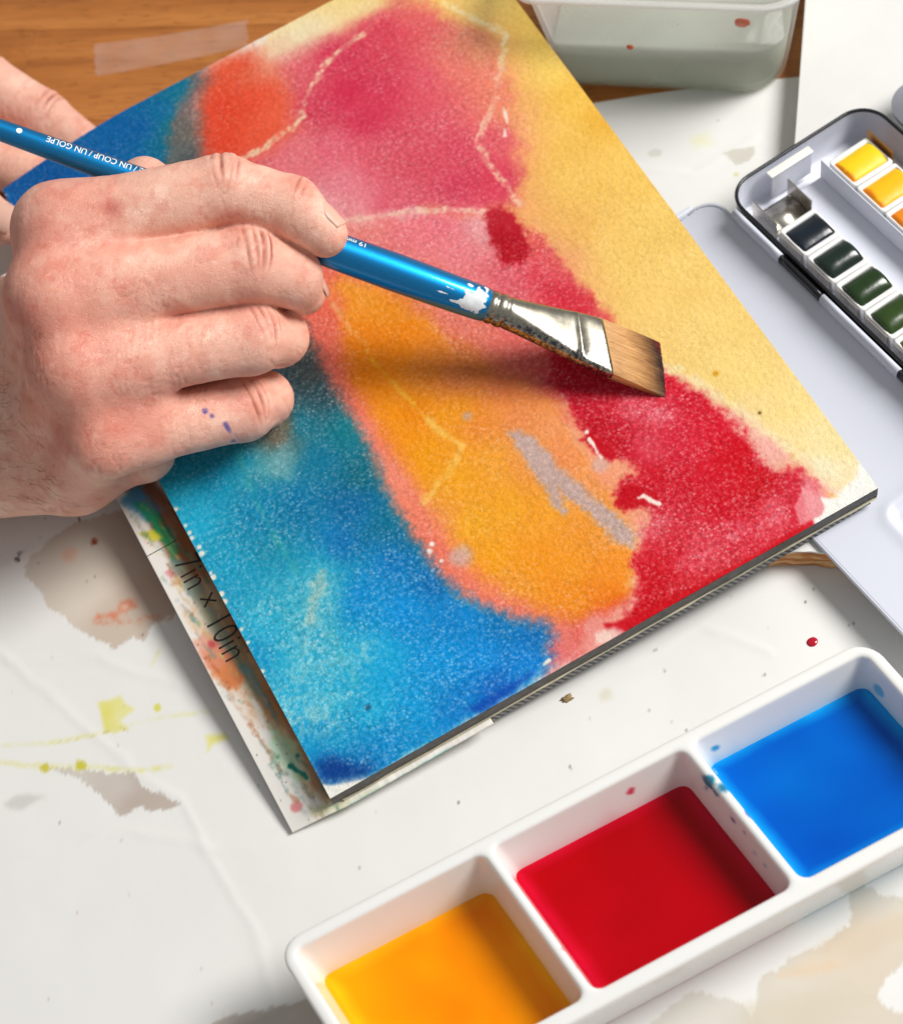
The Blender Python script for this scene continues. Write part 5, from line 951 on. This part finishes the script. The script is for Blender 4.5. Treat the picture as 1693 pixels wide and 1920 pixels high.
t.set(wv_.inputs[1], nz.outputs['Color']); t.set(vo.inputs['Vector'], wv_.outputs[0]); vo.inputs['Scale'].default_value = 11.0
cell = t.math('MINIMUM', t.math('MULTIPLY', vo.outputs[0], 3.0), 0.35)
bh = t.math('ADD', t.math('MULTIPLY', cell, 1.0), t.math('MULTIPLY', t.noise(3.2, 3, 0.6, co), 0.6))
t.bump(t.math('ADD', bh, t.math('MULTIPLY', t.noise(26.0, 2, 0.5, co), 0.08)), 0.5, 0.10)
SKIN = t.m
NAIL = NT('fingernail'); NAIL.p(base=lin4((226, 178, 156)), rough=0.38, spec=0.4, sss=0.1); NAIL = NAIL.m
SK = np.array((240, 188, 166.)); RED = np.array((214, 122, 104.)); PALE = np.array((232, 196, 172.))
def unit(v): v = np.asarray(v, float); return v / (np.linalg.norm(v) + 1e-9)
def build_hand(name, lo, hi, vox, palm, fingers, webs, parent, creases=True, extra=None):
    f = Field(lo, hi, vox)
    for a, b, ra, rb, k in palm: f.cone(a, b, ra, rb, k)
    P = f.F.copy(); total = P.copy()
    for fg in fingers:
        g = Field(lo, hi, vox); J, r = fg['J'], fg['r']
        for i in range(len(J) - 1): g.cone(J[i], J[i + 1], r[i], r[i + 1], 0.22 if i else 0.0)
        for (c, rr_) in fg.get('bumps', ()): g.cone(c, np.array(c) + 1e-3, rr_, rr_, 0.35)
        one = smin(P, g.F, fg.get('k', 0.55)); total = smin(total, one, 0.11)
    for a, b, ra, rb, k in webs:
        w_ = Field(lo, hi, vox); w_.cone(a, b, ra, rb, 0.0); total = smin(total, w_.F, k)
    V, Q = nets(total, lo, vox, 3); N = vnormals(V, Q)
    ns = fbm(V[:, 0] + V[:, 2] * .7, V[:, 1] - V[:, 2] * .6, 0.7, 3, 5)
    colr = np.ones((len(V), 3)) * SK + ns[:, None] * np.array((5, 9, 9.))
    disp = np.zeros(len(V)) + 0.02 * ns
    for fg in fingers:
        J, r = [np.array(j, float) for j in fg['J']], fg['r']; D = unit(fg['dorsal'])
        for ji, spec in fg.get('joints', {}).items():
            d1 = unit(J[ji] - J[ji - 1]); d2 = unit(J[ji + 1] - J[ji]) if ji + 1 < len(J) else d1
            T = unit(d1 + d2); dd = unit(D - (D @ T) * T); L = np.cross(T, dd)
            rel = V - J[ji]; s_ = rel @ T; up_ = rel @ dd; la = rel @ L
            phi = np.arctan2(la, up_); near = np.exp(-np.clip((np.linalg.norm(rel, axis=1) - r[ji] * 1.0) / 0.35, 0, 9) ** 2) * (N @ dd > -0.2)
            near = near * sstep(-.1, .25, fgdist(V, fg, fingers))
            rr_ = 0.3 * spec.get('red', 0.6)
            colr += (RED - SK) * (rr_ * np.exp(-(s_ / 0.75) ** 2 - (phi / 0.95) ** 2) * near)[:, None]
            if creases:
                sd_ = spec.get('seed', ji)
                for cs, dp, wd_, cv in spec.get('lines', ()):
                    c0 = cs + cv * phi ** 2 + 0.03 * fbm(la, up_ * 0 + cs, 2.0, 3, sd_)
                    gsn = np.exp(-((s_ - c0) / wd_) ** 2) * np.exp(-(phi / spec.get('span', 0.85)) ** 4) * near
                    gsn = gsn * np.clip(0.65 + 1.1 * fbm(la, s_ * 0 + cs * 5, 1.1, 3, sd_ + 2), 0.05, 1.3); disp -= 1.25 * dp * gsn; disp += 0.35 * dp * np.exp(-((s_ - c0 - 2.2 * wd_) / (1.6 * wd_)) ** 2) * np.exp(-(phi / .8) ** 4) * near
                    colr += (np.array((150, 66, 52.)) - SK) * (0.60 * gsn ** 1.6)[:, None]
                fw = fbm(s_ * 3.2, la * 0.7, 1.6, 3, sd_ + 9) * np.exp(-(s_ / 0.6) ** 2 - (phi / 1.0) ** 2) * near; disp += 0.028 * fw
    # blotches, and fine creases where the skin folds across the fingers
    al = V @ np.array((.83, -.55, 0)); acr = V @ np.array((.45, .66, .6))
    blot = sstep(0.02, 0.5, fbm(al, acr, 0.75, 4, 41)); colr += (RED - SK) * (0.24 * blot)[:, None]
    blot = sstep(0.12, 0.5, fbm(al, acr, 2.6, 3, 47)); colr += (RED - SK) * (0.22 * blot)[:, None]
    pale = sstep(0.15, 0.55, fbm(al, acr, 1.7, 3, 53)); colr += np.array((8, 16, 16.)) * pale[:, None]
    wr = fbm(al * 2.4, acr * 0.55, 1.0, 4, 61, 0.6); ln = np.exp(-(wr / 0.045) ** 2); patch_ = 0.35 + 0.65 * sstep(-.1, .4, fbm(al, acr, 0.5, 2, 66))
    wr2 = fbm(al * 0.9 + acr * 1.1, acr * 1.9 - al * .9, 1.0, 4, 71, 0.6); ln2 = np.exp(-(wr2 / 0.04) ** 2)
    disp -= (0.016 * ln + 0.012 * ln2) * patch_; colr += (np.array((188, 108, 90.)) - SK) * ((0.16 * ln + 0.10 * ln2) * patch_)[:, None]
    if extra: disp, colr = extra(V, N, disp, colr)
    V = V + N * disp[:, None]
    # back to quads: shared vertices keep it one continuous skin
    me = obj(name, V, Q, SKIN, parent, attrs={'Col': lin(np.clip(colr, 0, 255)).astype(np.float32)})
    return me, V, N
def fgdist(V, fg, fingers):
    """positive where this finger is the nearest one"""
    def dist(f_):
        d = np.full(len(V), 9.0)
        for i in range(len(f_['J']) - 1):
            a, b = np.array(f_['J'][i], float), np.array(f_['J'][i + 1], float); ba = b - a
            t_ = np.clip(((V - a) @ ba) / (ba @ ba), 0, 1); d = np.minimum(d, np.linalg.norm(V - a - t_[:, None] * ba, axis=1) - (f_['r'][i] + (f_['r'][i + 1] - f_['r'][i]) * t_))
        return d
    own = dist(fg); oth = np.full(len(V), 9.0)
    for f_ in fingers:
        if f_ is not fg: oth = np.minimum(oth, dist(f_))
    return oth - own
def nail(parent, tip, back, dorsal, r, length=1.15, half=0.95, lift=0.0):
    T = unit(np.array(tip, float) - np.array(back, float)); D = unit(np.array(dorsal, float)); D = unit(D - (D @ T) * T); L = np.cross(T, D); V = []
    nu, nv = 17, 15
    for sgn in (0, 1):
        for i in range(nv):
            v_ = i / (nv - 1)
            for j in range(nu):
                u_ = -1 + 2 * j / (nu - 1); wv2 = half * (1 - 0.5 * max(0, (0.45 - v_) / .45) ** 2)
                a_ = u_ * wv2; cur = 0.10 * (1 - u_ * u_) * (1 if v_ > .8 else 0) * (v_ - .8) / .2 - 0.14 * (1 - u_ * u_) * max(0, (0.3 - v_) / .3)
                rr_ = r + 0.012 + lift * v_ - 0.03 * abs(u_) ** 4 - (0.02 if sgn else 0) - 0.10 * max(0, v_ - .55) ** 2
                V.append(np.array(back) + T * (v_ * length + cur) + (D * math.cos(a_) + L * math.sin(a_)) * rr_)
    m_ = nu * nv; F = []
    for i in range(nv - 1):
        for j in range(nu - 1):
            a_ = i * nu + j; F.append((a_, a_ + 1, a_ + nu + 1, a_ + nu)); F.append((m_ + a_, m_ + a_ + nu, m_ + a_ + nu + 1, m_ + a_ + 1))
    per = [j for j in range(nu)] + [i * nu + nu - 1 for i in range(1, nv)] + [(nv - 1) * nu + j for j in range(nu - 2, -1, -1)] + [i * nu for i in range(nv - 2, 0, -1)]
    for a_, b_ in zip(per, per[1:] + per[:1]): F.append((a_, m_ + a_, m_ + b_, b_))
    return obj('fingernail', V, F, NAIL, parent)
person = empty('person', (-1.376, 16.425, 3.0), None, 'bare hands of a person, one gripping the blue brush, the other steadying the pad', 'person')
pl_ = np.array(person.location) / S
def rel(p): return tuple(np.array(p, float) - pl_)
PIPL = [(-0.34, 0.035, 0.05, 0.16), (-0.06, 0.055, 0.055, 0.07), (0.20, 0.085, 0.06, -0.09), (0.44, 0.03, 0.05, -0.14)]
KN = [(-0.3, 0.02, 0.07, 0.1), (0.0, 0.02, 0.07, 0), (0.3, 0.02, 0.07, -0.1)]
I_ = dict(J=[rel(p) for p in ((0.665, 15.849, 9.4), (5.331, 14.84, 8.95), (6.85, 13.753, 8.25), (7.382, 12.801, 7.6))], r=[1.18, 1.02, 0.90, 0.66], dorsal=(0.35, 0.25, 1), k=0.6,
          joints={1: dict(lines=PIPL, red=0.5, seed=3), 2: dict(lines=[(-0.1, 0.018, 0.05, .05), (0.12, 0.012, 0.05, .05)], red=0.1, seed=5, span=.6)})
M_ = dict(J=[rel(p) for p in ((-0.421, 14.041, 9.0), (4.967, 13.06, 7.7), (6.015, 12.721, 6.7), (6.22, 12.646, 5.8))], r=[1.12, 1.09, 0.90, 0.66], dorsal=(0.35, -0.1, 1), k=0.6, joints={1: dict(lines=PIPL, red=0.6, seed=8)})
R_ = dict(J=[rel(p) for p in ((-0.839, 12.477, 7.7), (4.12, 11.962, 6.0), (5.021, 12.39, 4.8), (4.983, 12.986, 3.9))], r=[1.08, 1.09, 0.88, 0.70], dorsal=(0.35, -0.25, 1), k=0.6, joints={1: dict(lines=PIPL, red=0.7, seed=12)})
P_ = dict(J=[rel(p) for p in ((-1.031, 11.318, 5.7), (3.123, 11.33, 3.9), (3.895, 11.829, 3.1), (3.854, 11.973, 2.95))], r=[1.02, 0.98, 0.84, 0.72], dorsal=(0.3, -0.45, 1), k=0.6, joints={1: dict(lines=PIPL, red=0.65, seed=17)})
T_ = dict(J=[rel(p) for p in ((-1.199, 16.848, 5.2), (1.032, 17.513, 6.3), (3.632, 17.676, 7.5), (4.843, 15.625, 6.9))], r=[1.4, 1.1, 0.78, 0.62], dorsal=(0.2, 1, 0.5), k=0.5, joints={})
def lerp(fg, t_, dz):
    a_, b_ = np.array(fg['J'][0], float), np.array(fg['J'][1], float); return tuple(a_ + (b_ - a_) * t_ + np.array((0, 0, dz)))
wI, wM, wR, wP = (rel(p) for p in ((-6.468, 20.935, 2.7), (-6.97, 19.709, 2.5), (-7.518, 18.226, 2.4), (-7.924, 17.158, 2.3)))
mI, mM, mR, mP = (rel(p) for p in ((-0.23, 16.517, 5.4), (-1.502, 15.159, 4.8), (-2.13, 13.798, 4.0), (-2.128, 12.674, 3.1)))
palm = [(I_['J'][0], mI, 1.12, 1.25, .4), (M_['J'][0], mM, 1.08, 1.25, .5), (R_['J'][0], mR, 1.06, 1.25, .5), (P_['J'][0], mP, 1.0, 1.2, .5),
        *[(I_['J'][0], M_['J'][0], 1.10, 1.05, .5), (M_['J'][0], R_['J'][0], 1.05, 1.0, .5), (R_['J'][0], P_['J'][0], 1.0, .95, .5)],
        *[(lerp(a_, ta, dz), lerp(b_, tb, dz), r_, r_, .45) for a_, ta, b_, tb, r_, dz in ((I_, .16, M_, .14, .98, -.05), (I_, .27, M_, .25, .80, -.18), (M_, .22, R_, .20, .96, -.05), (M_, .38, R_, .34, .78, -.18), (R_, .22, P_, .18, .90, -.05), (R_, .38, P_, .30, .74, -.18))],
        (mI, wI, 1.25, 1.5, .6), (mM, wM, 1.25, 1.6, .6), (mR, wR, 1.3, 1.7, .6), (mP, wP, 1.2, 1.7, .6),
        (rel((-0.069, 12.243, 2.95)), rel((-6.425, 15.941, 2.6)), .92, 1.85, .7),
        (rel((0.064, 15.68, 5.6)), rel((0.465, 13.962, 4.0)), 1.3, 1.1, .6), (rel((-0.06, 16.529, 5.8)), rel((-2.39, 15.189, 3.6)), 1.2, 1.3, .6),
        (rel((-7.239, 18.92, 2.5)), rel((-15.843, 21.745, 3.2)), 2.2, 3.0, 1.2)]
# finger cushions under the curled fingers, so that the fist closes round the brush
webs = [(rel(a), rel(b), .72, .72, .12) for a, b in (((3.372, 15.686, 6.6), (2.641, 14.232, 5.6)), ((2.641, 14.232, 5.6), (2.027, 12.829, 4.3)), ((5.013, 14.599, 6.6), (4.15, 13.247, 5.6)), ((4.15, 13.247, 5.6), (3.214, 12.293, 4.3)))]
INKC = np.array((76, 70, 150.))
INK_PTS = [rel(p) + (r_,) for p, r_ in (((1.983, 10.811, 4.3), .07), ((2.123, 10.655, 4.3), .04), ((2.374, 10.423, 3.9), .08), ((2.534, 10.286, 3.8), .06), ((2.683, 10.201, 3.7), .03))]
def extra_right(V, N, disp, colr):
    for (x_, y_, z_, r_) in INK_PTS:
        d = np.hypot(V[:, 0] - x_, V[:, 1] - y_) + 0.06 * fbm(V[:, 0], V[:, 1], 6.0, 3, 3)
        m_ = sstep(r_ + .03, r_ - .04, d) * (N[:, 2] > -.3); colr = colr * (1 - .8 * m_[:, None]) + INKC * (.8 * m_)[:, None]
    # a sore spot on the index finger, and redness over the knuckle ridge and the finger sides
    d = np.linalg.norm(V - np.array(rel((2.228, 14.964, 10.1))), axis=1); colr += (np.array((184, 90, 78.)) - SK) * (0.75 * np.exp(-(d / .26) ** 2))[:, None]
    for fg in (I_, M_, R_, P_):
        d = np.linalg.norm(V - np.array(fg['J'][0]), axis=1); colr += (RED - SK) * (0.32 * np.exp(-((d - 1.1) / 1.0) ** 2) * sstep(-.3, .5, N[:, 2]))[:, None]
    # tendon fan and skin folds between the knuckles
    fo = fbm(V[:, 0] * 0.6 + V[:, 1] * 0.2, V[:, 1] * 2.6 - V[:, 0] * .8, 1.0, 4, 31)
    ms = np.exp(-(np.linalg.norm(V - np.array(rel((0.608, 14.982, 6.0))), axis=1) / 2.6) ** 2)
    disp = disp + 0.055 * fo * (0.3 + ms)
    colr += (np.array((-14, -22, -20.)) * (sstep(.1, .5, fo) * ms)[:, None])
    return disp, colr
hand, hv, hn = build_hand('hand', rel((-9.5, 5.0, -0.2)), rel((10.2, 22.0, 12.0)), 0.052, palm, [I_, M_, R_, P_, T_], webs, person, True, extra_right)
nail(hand, I_['J'][3], np.array(I_['J'][2]) * .45 + np.array(I_['J'][3]) * .55, (0.75, 0.35, 0.55), 0.776, 0.72, 0.85, -0.095)
# hairs on the outer edge of the hand and the wrist
HAIRM = simple('fine_hair', (150, 108, 80), 0.5, 0.1)
hx = np.where((hv[:, 0] < rel((-2.556, 12.572, 3.0))[0]) & (hn[:, 2] > -0.1) & (hv[:, 1] < rel((-2.524, 14.504, 4.0))[1] + 1.0))[0]
rg_ = np.random.default_rng(5); pick = rg_.choice(hx, 260); V, F = [], []
for i_ in pick:
    p_, n_ = hv[i_], hn[i_]; d_ = np.array((0.75, -0.75, 0.0)) + rg_.normal(0, .28, 3); d_ -= (d_ @ n_) * n_ * 0.86; d_ /= np.linalg.norm(d_) + 1e-9; sd_ = np.cross(d_, n_); l_ = rg_.uniform(.25, .7); b_ = len(V)
    for k_ in range(5):
        t_ = k_ / 4; q_ = p_ + d_ * l_ * t_ + n_ * (0.005 + 0.05 * math.sin(t_ * 2.6)); w_ = 0.005 * (1 - .8 * t_)
        V += [q_ + sd_ * w_, q_ - sd_ * w_, q_ + n_ * w_]
    for k_ in range(4):
        for e_ in range(3):
            a_ = b_ + k_ * 3 + e_; c_ = b_ + k_ * 3 + (e_ + 1) % 3; F.append((a_, c_, c_ + 3, a_ + 3))
tag(obj('hand_hair', V, F, HAIRM, hand), kind='stuff')
nail(hand, M_['J'][3], np.array(M_['J'][2]) * .45 + np.array(M_['J'][3]) * .55, (1, 0.1, 0.35), 0.772, 0.70, 0.75, -0.08)
# the other hand steadies the far corner of the pad
LI = dict(J=[rel(p) for p in ((-0.365, 32.372, 3.6), (0.984, 29.862, 2.6), (2.338, 28.049, 1.45), (3.313, 26.265, 0.85))], r=[1.2, 1.08, 0.98, 0.74], dorsal=(0.3, .5, 1), k=.5, joints={1: dict(lines=PIPL, red=.5, seed=21), 2: dict(lines=[(-.2, .04, .05, .05), (0.05, .05, .05, .05), (.25, .04, .05, .1)], red=.45, seed=23)})
LM = dict(J=[rel(p) for p in ((-1.713, 31.044, 2.4), (-0.345, 28.172, 1.8), (0.69, 26.751, 1.1), (1.702, 25.411, 0.85))], r=[1.05, .95, .85, .70], dorsal=(0.3, .3, 1), k=.5, joints={1: dict(lines=PIPL, red=.4, seed=25)})
LT = dict(J=[rel(p) for p in ((-3.79, 28.166, 3.2), (-2.133, 25.028, 3.3), (-1.197, 23.796, 3.15), (-0.635, 23.079, 2.95))], r=[1.3, 1.05, .90, .72], dorsal=(-.2, 0.1, 1), k=.5, joints={2: dict(lines=PIPL, red=.4, seed=27)})
lp = [(rel((-0.365, 32.372, 3.6)), rel((-4.855, 32.118, 5.0)), 1.2, 1.9, .5), (rel((-1.711, 30.827, 2.6)), rel((-5.814, 30.552, 4.4)), 1.2, 1.9, .6), (rel((-3.548, 28.181, 3.3)), rel((-6.107, 29.625, 4.4)), 1.4, 2.0, .6), (rel((-5.574, 31.029, 4.6)), rel((-12.584, 34.925, 6.5)), 2.3, 3.0, 1.0)]
h2, hv2, hn2 = build_hand('hand', rel((-11.0, 14.5, -0.2)), rel((4.5, 33.0, 9.5)), 0.075, lp, [LI, LM, LT], [], person, True)
nail(h2, LT['J'][3], np.array(LT['J'][2]) * .2 + np.array(LT['J'][3]) * .8, (-.1, .05, 1), 0.74, 0.75, 0.85)

# ---------------------------------------------------------------- small things lying on the paper
def blob(name, p, rx, ry, hz, mat, label, cat, seed=0, rough=0.1):
    r = random.Random(seed); n = 18; rings = []
    for k in range(6):
        u = k / 5 * math.pi / 2; ring = []
        for j in range(n):
            a_ = 2 * math.pi * j / n; e = 1 + rough * (random.Random(seed * 50 + j).random() - .5)
            ring.append((p[0] + rx * math.cos(u) * math.cos(a_) * e, p[1] + ry * math.cos(u) * math.sin(a_) * e, p[2] + hz * math.sin(u)))
        rings.append(ring)
    V, F = loft(rings[:-1], True, True); return tag(obj(name, V, F, mat), label, cat)
t = NT('wet_red_paint'); t.p(base=lin4((178, 20, 44)), rough=0.06, spec=0.5)
blob('paint_drop', (14.276, -2.361, 0.02), 0.17, 0.15, 0.05, t.m, 'shiny red paint drop on the white paper above the dish', 'paint drop', 3)
blob('crumb', (7.338, -0.258, 0.03), 0.20, 0.11, 0.07, simple('brown_crumb', (150, 126, 84), 0.8, 0.3, 12, 0.5), 'small brown crumb on the white paper below the pad', 'crumb', 5, 0.9)
